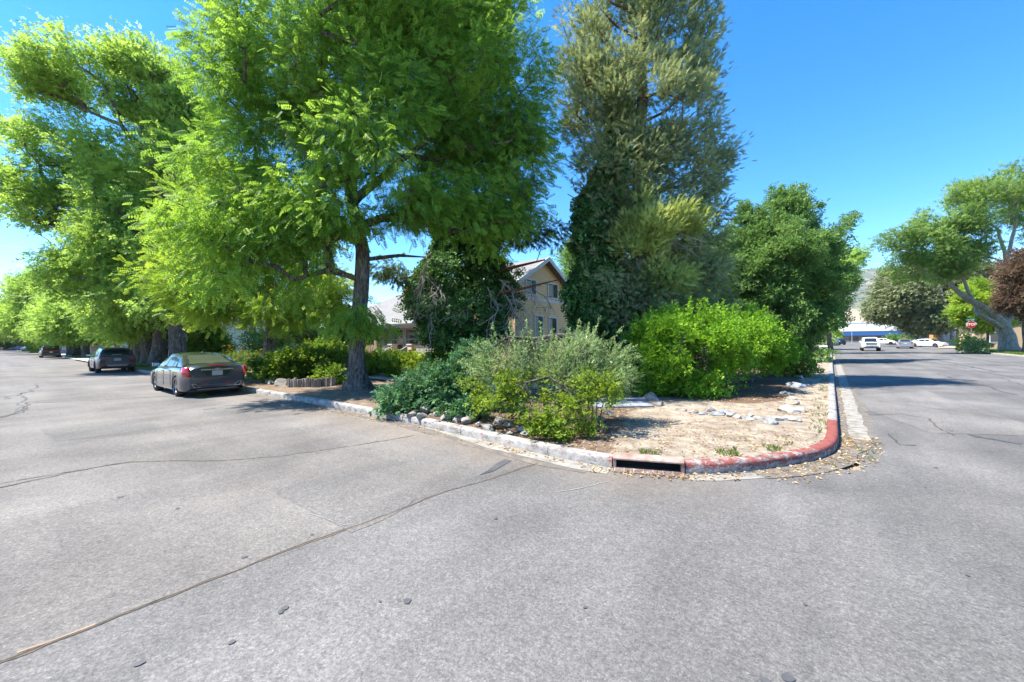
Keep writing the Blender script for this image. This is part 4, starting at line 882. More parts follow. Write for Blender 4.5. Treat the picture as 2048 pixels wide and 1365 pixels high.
for i, (px, D, lb) in enumerate([(750, 20.3, 'hedge mound left of the porch steps, beyond the path'), (790, 19.8, 'middle hedge mound beyond the path below the porch steps'), (835, 19.3, 'hedge mound beyond the path below the porch railing'), (880, 18.4, 'hedge mound beside the foot of the ivy-wrapped pine')]):
    q = onD(px, D); bb = (q[0], q[1], .2)
    shrub('hedge', lb, bb, [blob(px, 722, 32, 12, D, .9), blob(px + 10, 738, 30, 12, D - 1.4, .7)], 46, 'lf_cover' if i % 2 else 'lf_vine', BROAD, (.15, .26), 26, 5, .004, rad=(.14, .28), minz=.18, group='hedge mounds along the path')
# dark ivy-clad bush mid yard and others behind
for px, py, rx, ry, D, lf, lb in [(675, 655, 30, 46, 24, 'lf_ivy', 'tall almost black ivy-clad bush beside the tan board fence'), (740, 680, 14, 26, 24.5, 'lf_ivy', 'narrow dark ivy bush left of the porch railing'), (600, 670, 48, 24, 27, 'lf_plum', 'twiggy open bush in front of the pale wall'),
                                  (520, 690, 26, 26, 27, 'lf_plum', 'shaded bush right of the yellow flowers'), (430, 690, 30, 26, 34, 'lf_cover', 'green bush below the white gabled house'), (390, 690, 30, 26, 37, 'lf_plum', 'green bush behind the grey sedan roof'), (1050, 700, 30, 12, 15, 'lf_plum', 'low bush at the foot of the yellow gable wall'),
                                  (1140, 690, 40, 30, 14.5, 'lf_ivy', 'dark bush between the silvery shrub and the tall cedar'), (895, 700, 16, 14, 22, 'lf_willow', 'pale bush against the porch railing'), (1640, 722, 20, 18, 27, 'lf_plum', 'low dark bush on the verge beyond the corner shrubs'), (1600, 690, 30, 26, 30, 'lf_plum', 'bush under the leafy corner tree'), (1270, 720, 30, 50, 13, 'lf_ivy', 'dark bush left of the largest bright shrub'),
                                  (1940, 690, 14, 8, 43, 'lf_locust2', 'bright green low shrub at the foot of the stop sign'), (1962, 697, 10, 6, 41, 'lf_silver', 'grey-green small shrub right of the stop sign'), (1795, 684, 9, 5, 98, 'lf_plum', 'dark rounded hedge left of the silver sedan'), (82, 693, 9, 7, 95, 'lf_cover', 'clipped round bush beside the black vehicle'), (1648, 686, 9, 5, 92, 'lf_silver', 'tuft of pale grasses on the far left corner'), (330, 700, 20, 14, 45, 'lf_plum', 'low dark bush behind the row of trunks'),
                                  (220, 702, 30, 8, 62, 'lf_plum', 'hedge on the lawn beyond the small crossover')]:
    q = onD(px, D); s = D / F; bb = (q[0], q[1], .15)
    k = max(.5, D / 20)
    shrub('yard_bush', lb, bb, [blob(px, py, rx, ry, D, rx * s * .8)], 30 / k ** 1.2, lf, BROAD if lf == 'lf_ivy' else SPRIG2, (.16 * k, .3 * k), 30, 5, .006, rad=(.16 * k, .32 * k), minz=.16)
# yellow flowers behind the sedan
q = onD(482, 21.5); t = thing('flower_clump', 'clump of tall stems with yellow daisies behind the grey sedan', 'flowers', (q[0], q[1], .15))
st, hd = MB(), []
for i in range(70):
    x, y = random.gauss(0, .55), random.gauss(0, .45); h = random.uniform(.7, 1.55); lx, ly = x * 1.25 + random.gauss(0, .06), y * 1.25
    st.tube([(x * .6, y * .6, 0), (x, y, h * .6), (lx, ly, h)], .006, 3, False)
    if i % 2: hd.append((lx, ly, h))
st.build('stem', M['lf_vine'], t)
hp = []
mbf = MB()
for h in hd:
    n = 9; v = [(h[0], h[1], h[2] + .01)]; r = random.uniform(.035, .06)
    for k in range(2 * n): a_ = math.pi * k / n; rr = r if k % 2 == 0 else r * .55; v.append((h[0] + rr * math.cos(a_), h[1] + rr * math.sin(a_), h[2] + .008 * math.sin(k)))
    MB().add(v, [(0, k + 1, (k + 1) % (2 * n) + 1) for k in range(2 * n)]).build('flower', M['petal'], t)
pts = np.column_stack([rng.normal(0, .55, 600), rng.normal(0, .45, 600), rng.uniform(.05, 1.1, 600)])
leaves('foliage', NARROW, pts, rng.normal(0, .4, (600, 3)) + np.array([0, 0, .6]), rng.uniform(.14, .26, 600), M['lf_vine'], t)
# loose orange flower
# grass tufts along the kerb, weeds, fallen leaves
def scatter(n, f):
    out = []
    while len(out) < n:
        p = f();
        if p is not None: out.append(p)
    return np.array(out)
def kerb_off(i0x, i1x, d0, d1, n, ymax=99):
    idx = [i for i, p in enumerate(KL) if i0x <= p[0] <= i1x and p[1] < ymax]; o = []
    for _ in range(n):
        i = random.choice(idx[:-1]); t = random.random(); p = KA[i] * (1 - t) + KA[i + 1] * t; d = random.uniform(d0, d1); q = p + KN[i] * d; o.append((q[0], q[1], d))
    return o
P = []
for x, y, d in kerb_off(-1.6, -.1, .2, .5, 260, 8): 
    if nz((x * 2, y * 2, 7)) > .05: P.append((x, y, gz(x, y)))
for x, y, d in kerb_off(-2.3, -1.7, .2, .5, 40): P.append((x, y, gz(x, y)))
for _ in range(200):
    y = random.uniform(8.5, 20); x = .1 - random.uniform(.17, .42)
    if nz((x, y * 1.3, 7)) > .0: P.append((x, y, gz(x, y)))
for x, y, d in kerb_off(-1.0, .11, -.5, -.1, 14, 9.2): P.append((x, y, 0.))
P = np.array(P); D = rng.normal(0, .25, P.shape) + np.array([0, 0, 1.]) * 0 + np.array([1., 0, 0]) * rng.normal(0, 1, (len(P), 1)) + np.array([0, 1., 0]) * rng.normal(0, 1, (len(P), 1)); D[:, 2] = 0
o = leaves('weed_grass', T_blade(7), P, D, rng.uniform(.03, .08, len(P)), M['lf_grass'], None, 3., jitter=.15)
tag(o, 'sparse green weeds growing along the inside of the kerb', 'weeds', kind='stuff')
P = []
for _ in range(15000):
    x, y = random.uniform(-9, .05), random.uniform(5.2, 16)
    P.append((x, y))
P = np.array(P); di = inside(P); P = P[di > .18]
dens = np.array([.35 + .6 * nz((p[0] * .9, p[1] * .9, 2)) + (.35 if p[1] < 8.5 and p[0] > -5 else 0) for p in P]); P = P[rng.random(len(P)) < dens]
z = np.array([gz(*p) for p in P]) + .012; Q = np.column_stack([P, z])
more = kerb_off(-5, .11, -.2, -.02, 420, 9.3) + kerb_off(-2.6, -1.0, -.3, -.02, 160) + kerb_off(-.9, .11, -.55, -.02, 420, 9.5)
more = np.array([(x, y, .012) for x, y, d in more])
kb = np.array([(.1 + abs(random.gauss(0, .1)) + .02, random.uniform(9, 20), .012) for _ in range(260)])
far_ = np.array([(random.uniform(-12, -3.8), 5.4 - abs(random.gauss(0, .18)), .012) for _ in range(300)])
Q = np.concatenate([Q, more, kb, far_]); D = rng.normal(0, 1, Q.shape); D[:, 2] *= .25
o = leaves('leaf_litter', leaf_quad(.55, .12), Q, D, rng.uniform(.025, .065, len(Q)), M['lf_dry'], None, 1.2, jitter=.35); tag(o, 'dry fallen leaves over the corner ground and gutter', 'fallen leaves', kind='stuff')
# leafy sprig lying behind the sedan
c = g(404, 793); Q = np.array([(c[0] + random.gauss(0, .17), c[1] + random.gauss(0, .08), .02 + random.random() * .04) for _ in range(60)]); D = rng.normal(0, 1, Q.shape); D[:, 2] *= .2
t = thing('fallen_sprig', 'small green leafy sprig lying on the asphalt behind the grey sedan', 'fallen sprig', (c[0], c[1], 0))
leaves('foliage', SPRIG, Q - np.array([c[0], c[1], 0]), D, rng.uniform(.06, .12, 60), M['lf_vine'], t, 1.2)
# lawn blades on the right block and left lawn
def grass(n, x0, x1, y0, y1, z, s, label):
    Q = np.column_stack([rng.uniform(x0, x1, n), rng.uniform(y0, y1, n), np.full(n, z)]); D = rng.normal(0, 1, Q.shape); D[:, 2] = 0
    tag(leaves('grass', T_blade(6), Q, D, rng.uniform(*s, n), M['lf_grass'], None, 3., jitter=.15), label, 'grass', kind='stuff')
grass(9000, 12.7, 22, 45, 74, .14, (.08, .16), 'mown green grass on the lawn around the big pale trunk')
grass(1500, -1.3, -.1, 44.2, 46, .1, (.1, .2), 'small green grass patch at the end of the right-hand verge')
grass(3000, -60, -40, 5.75, 9, .1, (.1, .2), 'green grass strip under the street trees on the left')
# ---------------------------------------------------------------- vehicles
def carpaint(name, c, metal=.6, rough=.28):
    m = mat(name, c, rough, metal); b = m.node_tree.nodes["Principled BSDF"]; b.inputs["Coat Weight"].default_value = .8; b.inputs["Coat Roughness"].default_value = .04
    n = NT(m); n.col(n.ramp(n.noise(n.co(), 1.3, 5, .6), [(.3, tuple(x * .9 for x in c)), (.7, tuple(min(1, x * 1.08 + .004) for x in c))])); return m
M['glass'] = mat("tinted_glass", (.015, .02, .02), .05, 0, .9)
M['glass_clear'] = mat("window_glass", (.05, .06, .065), .06, 0, .8)
M['rubber'] = noisy("tyre_rubber", (.018, .018, .018), (.035, .035, .035), 20, .85, .2)
M['trim'] = mat("black_trim", (.02, .02, .022), .45)
M['chrome'] = mat("chrome", (.62, .63, .64), .14, 1)
M['alloy'] = mat("alloy_wheel", (.42, .43, .44), .25, .9)
M['alloy_dark'] = mat("dark_alloy", (.06, .06, .065), .35, .7)
M['red_lens'] = mat("red_lens", (.5, .008, .012), .15, 0, .8); M['red_lens'].node_tree.nodes["Principled BSDF"].inputs["Coat Weight"].default_value = 1
M['lens'] = mat("clear_lens", (.55, .57, .6), .08, .3, .9)
M['plate'] = mat("number_plate_grey", (.3, .32, .33), .5); M['plate_w'] = mat("number_plate_pale", (.6, .65, .68), .5); M['plate_b'] = mat("number_plate_blue", (.06, .17, .5), .5)
def sstep(a, b, x): t = max(0, min(1, (x - a) / (b - a))); return t * t * (3 - 2 * t)
def lerp_tab(tab, x):
    if x <= tab[0][0]: return tab[0][1]
    for (x0, y0), (x1, y1) in zip(tab[:-1], tab[1:]):
        if x <= x1: t = (x - x0) / (x1 - x0); t = t * t * (3 - 2 * t) * .5 + t * .5; return y0 + (y1 - y0) * t
    return tab[-1][1]
def make_car(name, label, cat, p, loc, rz, detail=True, group=None):
    """p: L,W, belt table (x->z of the shoulder), deck table (x->z centre top of the lower body), roof table (x->z), sill z, wheel x's, wheel radius"""
    t = thing(name, label, cat, loc, rz, group)
    L, Wd, ws, R_ = p['L'], p['W'] / 2, p['wheels'], p['R']; body = p['paint']; zs = p.get('sill', .2)
    xs = sorted(set([-L / 2, -L / 2 + .015, -L / 2 + .05, -L / 2 + .12, -L / 2 + .22, L / 2 - .22, L / 2 - .12, L / 2 - .05, L / 2 - .015, L / 2] + [-L / 2 + .3 + (L - .6) * i / 56 for i in range(57)] + [w_ + s * R_ * k for w_ in ws for s in (-1, 1) for k in (1.02, 1.06, 1.1, .9, .7, .4)]))
    def hw(x, z=0):
        e = min(1, (L / 2 - abs(x)) / .55); e = max(0, e); return Wd * (p.get('endw', .84) + (1 - p.get('endw', .84)) * (1 - (1 - e) ** 2.2))
    def ends(x): e = max(0, min(1, (L / 2 - abs(x)) / .18)); return 1 - (1 - e) ** 2
    v, f = [], []; K = 9
    for x in xs:
        b = lerp_tab(p['belt'], x); dk = lerp_tab(p['deck'], x); zl = zs + .10 * (1 - ends(x)); w_ = hw(x); arch = False
        for wx in ws:
            d = abs(x - wx)
            if d < R_ * 1.1: zl = max(zl, p.get('wz', R_) + math.sqrt(max(0, (R_ * 1.1) ** 2 - d * d))); arch = True
        b2 = b - .02 * (1 - ends(x)); bu = 1 - .03 * (1 - ends(x)); mid = (zl + b) * .5
        sec = [(w_ * .8, zl), (w_ * .965, zl), (w_ * 1.0 * bu, min(b - .12, zl + .06)), (w_ * 1.0, max(zl + .07, zl + (b - zl) * .45)), (w_ * .992, max(zl + .08, b - .13)), (w_ * .965, b - .05), (w_ * .90, b), (w_ * .6, b + (dk - b) * .72), (0, dk)]
        for y, z in sec: v.append((x, y, z))
        for y, z in sec[-2::-1]: v.append((x, -y, z))
    n = 2 * K - 1
    for i in range(len(xs) - 1):
        for j in range(n - 1): f.append((i * n + j, (i + 1) * n + j, (i + 1) * n + j + 1, i * n + j + 1))
    f.append(tuple(range(n))); f.append(tuple((len(xs) - 1) * n + j for j in range(n))[::-1])
    mk('body', v, f, body, t, True, 38)
    # dark underbody closing the arches
    ub = MB(); ub.b2((-L / 2 + .12, -Wd * .78, zs - .02), (L / 2 - .12, Wd * .78, zs + .06))
    for wx in ws: ub.b2((wx - R_ * 1.15, -Wd * .62, zs + .05), (wx + R_ * 1.15, Wd * .62, zs + .45))
    ub.build('underbody', M['trim'], t)
    # cabin
    x0, x1 = p['cab']; rt = p['roof']; wr = p.get('roofw', .76)
    def csec(x, off=0.):
        z = lerp_tab(rt, x); b = lerp_tab(p['belt'], x) - .015; k = max(0, min(1, (z - b) / (p['rz'] - b)))
        wb = hw(x) * .905 + off; wt = wb * 1 + (Wd * wr - hw(x) * .905) * k
        return [(wb, b), (wb + (wt - wb) * .5 + .012 * k, b + (z - b) * .48), (wt, z - .075 * k - .002), (wt - .03, z - .035 * k), (wt - .12, z - .008), (wt * .5, z + .012 * k), (0, z + .018 * k)]
    cx = [x0 + (x1 - x0) * i / 48 for i in range(49)]; v, f = [], []; n = 13
    for x in cx:
        s = csec(x); v += [(x, y, z) for y, z in s] + [(x, -y, z) for y, z in s[-2::-1]]
    for i in range(len(cx) - 1):
        for j in range(n - 1): f.append((i * n + j, (i + 1) * n + j, (i + 1) * n + j + 1, i * n + j + 1))
    f.append(tuple(range(n))); f.append(tuple((len(cx) - 1) * n + j for j in range(n))[::-1])
    mk('cabin', v, f, p.get('roofpaint', body), t, True, 35)
    # glazing laid 4 mm proud of the cabin
    def sidewin(xa, xb, mb, only):
        for sd in (only,):
            cols = []
            for i in range(9):
                x = xa + (xb - xa) * i / 8; s = csec(x); lo = (s[0][0] + .005, s[0][1] + .035); mi = (s[1][0] + .006, s[1][1]); hi = (s[2][0] + .005, s[2][1] - .012)
                if hi[1] < lo[1] + .02: hi = (lo[0], lo[1] + .02)
                if mi[1] < lo[1]: mi = lo
                cols.append([(x, sd * q[0], q[1]) for q in (lo, mi, hi)])
            v = [q for c_ in cols for q in c_]; fs = []
            for i in range(8):
                for j in range(2): fs.append((3 * i + j, 3 * i + 3 + j, 3 * i + 4 + j, 3 * i + 1 + j))
            mb.add(v, fs)
    for (xa, xb) in p['sidewins']:
        for sd_ in (-1, 1): mb = MB(); sidewin(xa, xb, mb, sd_); mb.build('side_window', M['glass'], t)
    def screen(xa, xb, name, k0=.06, k1=.0, m='glass', w0=.86):
        v, fs = [], []
        for i in range(9):
            x = xa + (xb - xa) * i / 8; s = csec(x); z = s[6][1]; w_ = s[4][0] * w0
            for y in (-w_, -w_ * .6, 0, w_ * .6, w_):
                zz = lerp_tab([(0, s[6][1]), (s[5][0], s[5][1]), (s[4][0], s[4][1])], abs(y)); v.append((x, y, zz))
        # push outward along the slope
        dx = xb - xa; dz = v[-3][2] - v[2][2]; nl = math.hypot(dx, dz); ox, oz = -dz / nl, dx / nl
        if oz < 0: ox, oz = -ox, -oz
        v = [(a_ + ox * .008, b_, c_ + oz * .008) for a_, b_, c_ in v]
        for i in range(8):
            for j in range(4): fs.append((5 * i + j, 5 * i + 5 + j, 5 * i + 6 + j, 5 * i + 1 + j))
        return mk(name, v, fs, M[m], t, True)
    screen(*p['rear'], 'rear_window', w0=p.get('rw', .93), m=p.get('rg', 'glass')); screen(*p['front'], 'windshield')
    if p.get('chromeline'):
        for sd in (-1, 1):
            mb = MB(); pts = []
            xa, xb = p['sidewins'][-1][0], p['sidewins'][0][1]
            xa, xb = min(q[0] for q in p['sidewins']), max(q[1] for q in p['sidewins'])
            for i in range(12): x = xa + (xb - xa) * i / 11; s = csec(x); pts.append((x, sd * (s[0][0] + .008), s[0][1] + .028))
            mb.tube(pts, .008, 4); mb.build('window_trim', M['chrome'], t)
    # wheels
    for wx in ws:
        for sd in (-1, 1):
            r, wz = R_, p.get('wz', R_); wy = sd * (Wd - .02); q = .24
            mb = MB(); mb.lathe([(r * .66, 0), (r * .9, 0), (r * .975, .02), (r, .05), (r, q - .05), (r * .975, q - .02), (r * .9, q), (r * .66, q)], 28)
            tw = mb.build('wheel', M['rubber'], t, True, 40); tw.location = (wx, wy - (q if sd > 0 else 0), wz)
            face = q - .03 if sd > 0 else .03; s_ = 1 if sd > 0 else -1
            rm = MB(); rm.lathe([(r * .70, face - s_ * .14), (r * .66, face), (r * .62, face - s_ * .02), (r * .60, face - s_ * .12)], 28)
            ns = p.get('spokes', 10)
            for k in range(ns):
                a_ = 2 * math.pi * k / ns
                for w2 in (-.09, .09) if ns <= 7 else (-.06,):
                    a1, a2 = a_ + w2, a_ + w2 + (.13 if ns <= 7 else .2)
                    rm.add([(r * .1 * math.cos(a1), face - s_ * .01, r * .1 * math.sin(a1)), (r * .1 * math.cos(a2), face - s_ * .01, r * .1 * math.sin(a2)), (r * .63 * math.cos(a2 - .04), face - s_ * .015, r * .63 * math.sin(a2 - .04)), (r * .63 * math.cos(a1 + .04), face - s_ * .015, r * .63 * math.sin(a1 + .04))], [(0, 1, 2, 3)])
            rm.lathe([(0.001, face), (r * .15, face), (r * .16, face - s_ * .05)], 14)
            rm.build('rim', M[p.get('rimm', 'alloy')], tw)
            ds = MB(); ds.lathe([(0.001, face - s_ * .09), (r * .62, face - s_ * .09)], 20); ds.build('brake_disc', M['trim'], tw)
    # mirrors, door lines, handles
    xm = p['mirror']; zb = lerp_tab(p['belt'], xm)
    for sd in (-1, 1):
        mb = MB(); y = hw(xm) * .93
        v = []; ring = [(0, .03), (.07, .0), (.1, -.01)]
        mb.box((xm, sd * (y + .13), zb + .10), (.12, .2, .13)); mb.box((xm + .01, sd * (y + .02), zb + .03), (.05, .12, .03))
        o = mb.build('mirror', p.get('mirrorm', body), t, bevel=.03)
        gm = MB(); gm.box((xm - .064, sd * (y + .13), zb + .10), (.006, .165, .1)); gm.build('mirror_glass', mat_blue, o)
    for x in p['doors'] if detail else ():
        for sd in (-1, 1):
            pts = [(x, sd * (hw(x) * k + .004), zs + .1 + (lerp_tab(p['belt'], x) - .03 - zs - .1) * q) for k, q in ((.995, 0), (1.003, .3), (1.003, .6), (.992, .82), (.95, .97))]; mb = MB(); mb.tube(pts, .005, 3, False); mb.build('door_seam', M['trim'], t)
    if detail:
        for x in p['doors'][:-1]:
            for sd in (-1, 1):
                mb = MB(); mb.box((x + .14, sd * (hw(x) + .012), lerp_tab(p['belt'], x) - .12), (.17, .025, .03)); mb.build('door_handle', p.get('handlem', M['chrome']), t, bevel=.008)
    return t, hw, csec
def poly(name, pts, th, m, parent, axis=0, bevel=.004):
    """flat outline given as (a,b) at fixed third axis, thickened"""
    n = len(pts); v = [tuple(p) for p in pts] + [tuple(p[i] + (th if i == axis else 0) for i in range(3)) for p in pts]
    o = mk(name, v, [tuple(range(n))[::-1], tuple(range(n, 2 * n))] + [(i, (i + 1) % n, n + (i + 1) % n, n + i) for i in range(n)], m, parent)
    if bevel:
        md = o.modifiers.new("b", 'BEVEL'); md.width = bevel; md.segments = 2
    return o
mat_blue = mat("mirror_glass", (.35, .42, .5), .03, 1)
PI = math.pi
# grey sedan
gp = g(422, 787.5); cx = (g(357, 789)[0] + g(487, 785)[0]) / 2 - 1.42
M["glass_green"] = mat("rear_glass", (.06, .075, .05), .07, 0, .9)
SED = dict(L=4.95, W=1.84, wheels=(-1.47, 1.44), R=.335, sill=.21, endw=.82, paint=carpaint("graphite_paint", (.07, .082, .105), .75, .18), rz=1.45,
           belt=[(-2.48, .93), (-2.2, 1.0), (-1.6, 1.0), (0, .95), (1, .91), (1.9, .8), (2.48, .62)], deck=[(-2.48, 1.0), (-2.3, 1.085), (-1.8, 1.09), (-1.2, 1.05), (.9, 1.0), (1.2, .97), (2.0, .86), (2.48, .66)],
           cab=(-1.95, 1.25), roof=[(-1.95, 1.05), (-1.5, 1.2), (-1.0, 1.365), (-.6, 1.43), (-.1, 1.45), (.3, 1.43), (.75, 1.27), (1.25, .97)], rear=(-1.84, -1.08), front=(.48, 1.2), rw=.9, rg='glass_green',
           sidewins=[(.0, .72), (-.86, -.06), (-1.28, -.92)], doors=(-.92, .0, .98), mirror=.72, chromeline=True, spokes=10, roofw=.66)
M['glass_green'] = mat("rear_glass", (.06, .075, .05), .07, 0, .9)
sed, hw, cs_ = make_car('parked_car', 'dark grey four-door sedan parked nearest at the kerb, seen from behind', 'car', SED, (cx, 4.52, 0), PI)
xr = -2.48
for sd in (-1, 1):
    # tall tail light wrapping the corner
    v = [(xr + .0 - .012, sd * .755, .99), (xr - .012, sd * .80, .99), (xr + .13, sd * .87, 1.0), (xr + .17, sd * .885, .99), (xr - .022, sd * .74, .70), (xr - .02, sd * .80, .68), (xr + .12, sd * .905, .70), (xr + .16, sd * .91, .72), (xr - .01, sd * .75, .84), (xr - .022, sd * .805, .84), (xr + .12, sd * .9, .85), (xr + .2, sd * .91, .86)]
    v = [(q[0], q[1] * (1.0), q[2]) for q in v]
    fs = [(0, 1, 9, 8), (1, 2, 10, 9), (2, 3, 11, 10), (8, 9, 5, 4), (9, 10, 6, 5), (10, 11, 7, 6)]
    o = mk('tail_light', v, fs, M['red_lens'], sed, True); md = o.modifiers.new("s", 'SOLIDIFY'); md.thickness = .05; md.offset = 0
    poly('exhaust', [(xr + .0, sd * .44, .32), (xr, sd * .63, .32), (xr, sd * .72, .46), (xr, sd * .60, .46)], -.03, M['chrome'], sed)
    poly('exhaust_opening', [(xr - .034, sd * .47, .335), (xr - .034, sd * .62, .335), (xr - .034, sd * .69, .445), (xr - .034, sd * .61, .445)], -.004, M['trim'], sed, bevel=0)
poly('plate_recess', [(xr + .0, -.42, .88), (xr, .42, .88), (xr, .27, .67), (xr, -.27, .67)], -.006, mat("gloss_dark", (.02, .035, .035), .1), sed)
poly('number_plate', [(xr - .008, -.15, .86), (xr - .008, .15, .86), (xr - .008, .15, .70), (xr - .008, -.15, .70)], -.01, M['plate'], sed)
mb = MB(); mb.box((xr - .02, 0, .905), (.05, .9, .045)); mb.build('chrome_bar', M['chrome'], sed, bevel=.008)
poly('badge', [(xr - .03, -.07, .94), (xr - .03, .07, .94), (xr - .03, .06, .89), (xr - .03, 0, .87), (xr - .03, -.06, .89)], -.008, M['lens'], sed)
poly('brake_light', [(xr + .045, -.38, 1.04), (xr + .045, .38, 1.04), (xr + .03, .1, 1.0), (xr + .03, -.1, 1.0)], -.06, M['red_lens'], sed)
mb = MB(); mb.box((xr - .005, 0, .40), (.04, 1.0, .03)); mb.box((xr + .03, 0, .26), (.14, 1.1, .05)); mb.build('bumper_trim', mat("bumper_trim", (.12, .12, .125), .35, .5), sed, bevel=.01)
for sd in (-1, 1): poly('reflector', [(xr - .008, sd * .40, .42), (xr - .008, sd * .25, .42), (xr - .008, sd * .25, .445), (xr - .008, sd * .40, .445)], -.006, M['red_lens'], sed, bevel=0)
mb = MB(); mb.add([(-.95, -.015, 1.42), (-.75, -.015, 1.44), (-.95, -.005, 1.50), (-.95, .015, 1.42), (-.75, .015, 1.44), (-.95, .005, 1.50)], [(0, 1, 2), (3, 5, 4), (0, 2, 5, 3), (1, 4, 5, 2)]); mb.build('roof_antenna', M['trim'], sed)
# small crossover
CRO = dict(L=4.46, W=1.81, wheels=(-1.32, 1.34), R=.345, sill=.29, endw=.84, paint=carpaint("slate_blue_paint", (.055, .068, .085), .6, .3), rz=1.55,
           belt=[(-2.23, .98), (-2.0, 1.08), (-1, 1.04), (0, 1.0), (1, .97), (1.8, .9), (2.23, .72)], deck=[(-2.23, 1.02), (-1.9, 1.12), (-1, 1.1), (.9, 1.06), (1.7, .97), (2.23, .78)],
           cab=(-2.1, 1.3), roof=[(-2.1, 1.08), (-1.95, 1.3), (-1.78, 1.47), (-1.5, 1.53), (-.5, 1.57), (.2, 1.55), (.6, 1.4), (1.3, 1.04)], rear=(-2.075, -1.86), front=(.42, 1.22), rw=.9,
           sidewins=[(.05, .78), (-.85, -.02), (-1.6, -.93)], doors=(-.9, .02, .95), mirror=.78, rimm='alloy_dark', spokes=6, roofw=.68)
p = g(232, 741); cro, hw, cs_ = make_car('parked_car', 'dark blue-grey compact crossover with roof rails, parked behind the sedan', 'car', CRO, (-(39.2 + 36.7) / 2 + .6 - 1.3, 4.55, 0), PI)
cro.location.x = -37.2
xr = -2.23
for sd in (-1, 1):
    poly('tail_light', [(xr - .015, sd * .44, .98), (xr - .01, sd * .80, 1.04), (xr + .02, sd * .82, .94), (xr - .015, sd * .6, .92)], -.02, M['red_lens'], cro)
    poly('side_light', [(xr + .06, sd * .80, 1.04), (xr + .45, sd * .895, 1.0), (xr + .4, sd * .9, .95), (xr + .06, sd * .82, .93)], -.01, M['red_lens'], cro)
    poly('bumper_cladding', [(xr - .012, sd * .5, .8), (xr - .0, sd * .78, .78), (xr + .0, sd * .8, .45), (xr - .012, sd * .6, .45)], -.02, M['trim'], cro)
    poly('rear_reflector', [(xr - .04, sd * .64, .6), (xr - .035, sd * .74, .62), (xr - .035, sd * .74, .5), (xr - .04, sd * .64, .5)], -.01, M['red_lens'], cro)
    mb = MB(); mb.tube([(-1.5, sd * .6, 1.53), (-1.3, sd * .6, 1.60), (0, sd * .6, 1.62), (.2, sd * .6, 1.55)], .018, 6); mb.build('roof_rail', M['trim'], cro)
    for wx in (-1.32, 1.34):
        mb = MB(); pts = [(wx + .38 * math.cos(a_), sd * .895, .345 + .39 * math.sin(a_)) for a_ in np.linspace(-.1, PI + .1, 14)]; mb.tube(pts, .03, 5); mb.build('wheel_arch', M['trim'], cro)
poly('number_plate', [(xr - .03, -.16, .92), (xr - .03, .16, .92), (xr - .03, .16, .76), (xr - .03, -.16, .76)], -.01, M['plate'], cro)
mb = MB(); mb.box((xr - .01, 0, .45), (.06, 1.3, .16)); mb.build('bumper', M['trim'], cro, bevel=.02)
poly('skid_plate', [(xr - .045, -.5, .52), (xr - .045, .5, .52), (xr - .045, .42, .42), (xr - .045, -.42, .42)], -.01, mat("skid_plate", (.25, .25, .26), .4, .6), cro)
mb = MB(); mb.box((-2.0, 0, 1.53), (.22, 1.15, .03)); mb.build('spoiler', CRO['paint'], cro, bevel=.01)
mb = MB(); mb.tube([(-2.14, .25, 1.12), (-2.13, -.2, 1.15)], .012, 5); mb.build('wiper', M['lens'], cro)
# black SUV
SUV = dict(L=4.95, W=1.95, wheels=(-1.5, 1.5), R=.375, sill=.28, endw=.86, paint=carpaint("black_paint", (.018, .02, .026), .3, .2), rz=1.75,
           belt=[(-2.47, 1.0), (-2.3, 1.15), (-1, 1.14), (1, 1.08), (2, .98), (2.47, .8)], deck=[(-2.47, 1.04), (-2.2, 1.18), (1.1, 1.14), (2, 1.06), (2.47, .84)],
           cab=(-2.42, 1.35), roof=[(-2.42, 1.16), (-2.3, 1.45), (-2.15, 1.66), (-1.8, 1.73), (-.5, 1.76), (.2, 1.73), (.6, 1.58), (1.35, 1.12)], rear=(-2.4, -2.2), front=(.45, 1.28), rw=.96,
           sidewins=[(.1, .85), (-.9, .03), (-2.0, -1.0)], doors=(-.95, .06, 1.02), mirror=.85, rimm='alloy_dark', spokes=6, roofw=.78)
suv, _, _ = make_car('parked_car', 'black utility vehicle with full-width red tail light bar, third along the left kerb', 'car', SUV, (-89, 4.5, 0), PI, False)
xr = -2.475
poly('tail_light', [(xr - .01, -.84, 1.02), (xr - .01, .84, 1.02), (xr - .01, .84, .92), (xr - .01, .3, .955), (xr - .01, -.3, .955), (xr - .01, -.84, .92)], -.02, M['red_lens'], suv)
poly('number_plate', [(xr - .03, -.16, .88), (xr - .03, .16, .88), (xr - .03, .16, .74), (xr - .03, -.16, .74)], -.01, M['plate_w'], suv)
mb = MB(); mb.box((xr + .02, 0, .36), (.1, 1.6, .14)); mb.build('bumper_trim', M['trim'], suv, bevel=.02)
# white off-roader coming towards us
FR = dict(L=4.83, W=1.93, wheels=(-1.4, 1.39), R=.39, sill=.42, endw=.88, paint=carpaint("white_paint", (.66, .68, .68), 0, .3), rz=1.8,
          belt=[(-2.4, 1.1), (-2.2, 1.18), (0, 1.16), (1.2, 1.15), (2.1, 1.12), (2.41, 1.08)], deck=[(-2.4, 1.14), (1.1, 1.22), (1.9, 1.2), (2.25, 1.17), (2.41, 1.11)],
          cab=(-2.35, 1.25), roof=[(-2.35, 1.2), (-2.2, 1.6), (-2, 1.74), (-.5, 1.8), (.3, 1.78), (.62, 1.6), (1.25, 1.17)], rear=(-2.33, -2.1), front=(.5, 1.2), rw=.95,
          sidewins=[(.1, .8), (-.85, .03), (-1.9, -.95)], doors=(-.9, .06, 1.0), mirror=.85, rimm='alloy_dark', spokes=6, roofw=.76, mirrorm=None)
FR['mirrorm'] = FR['paint']
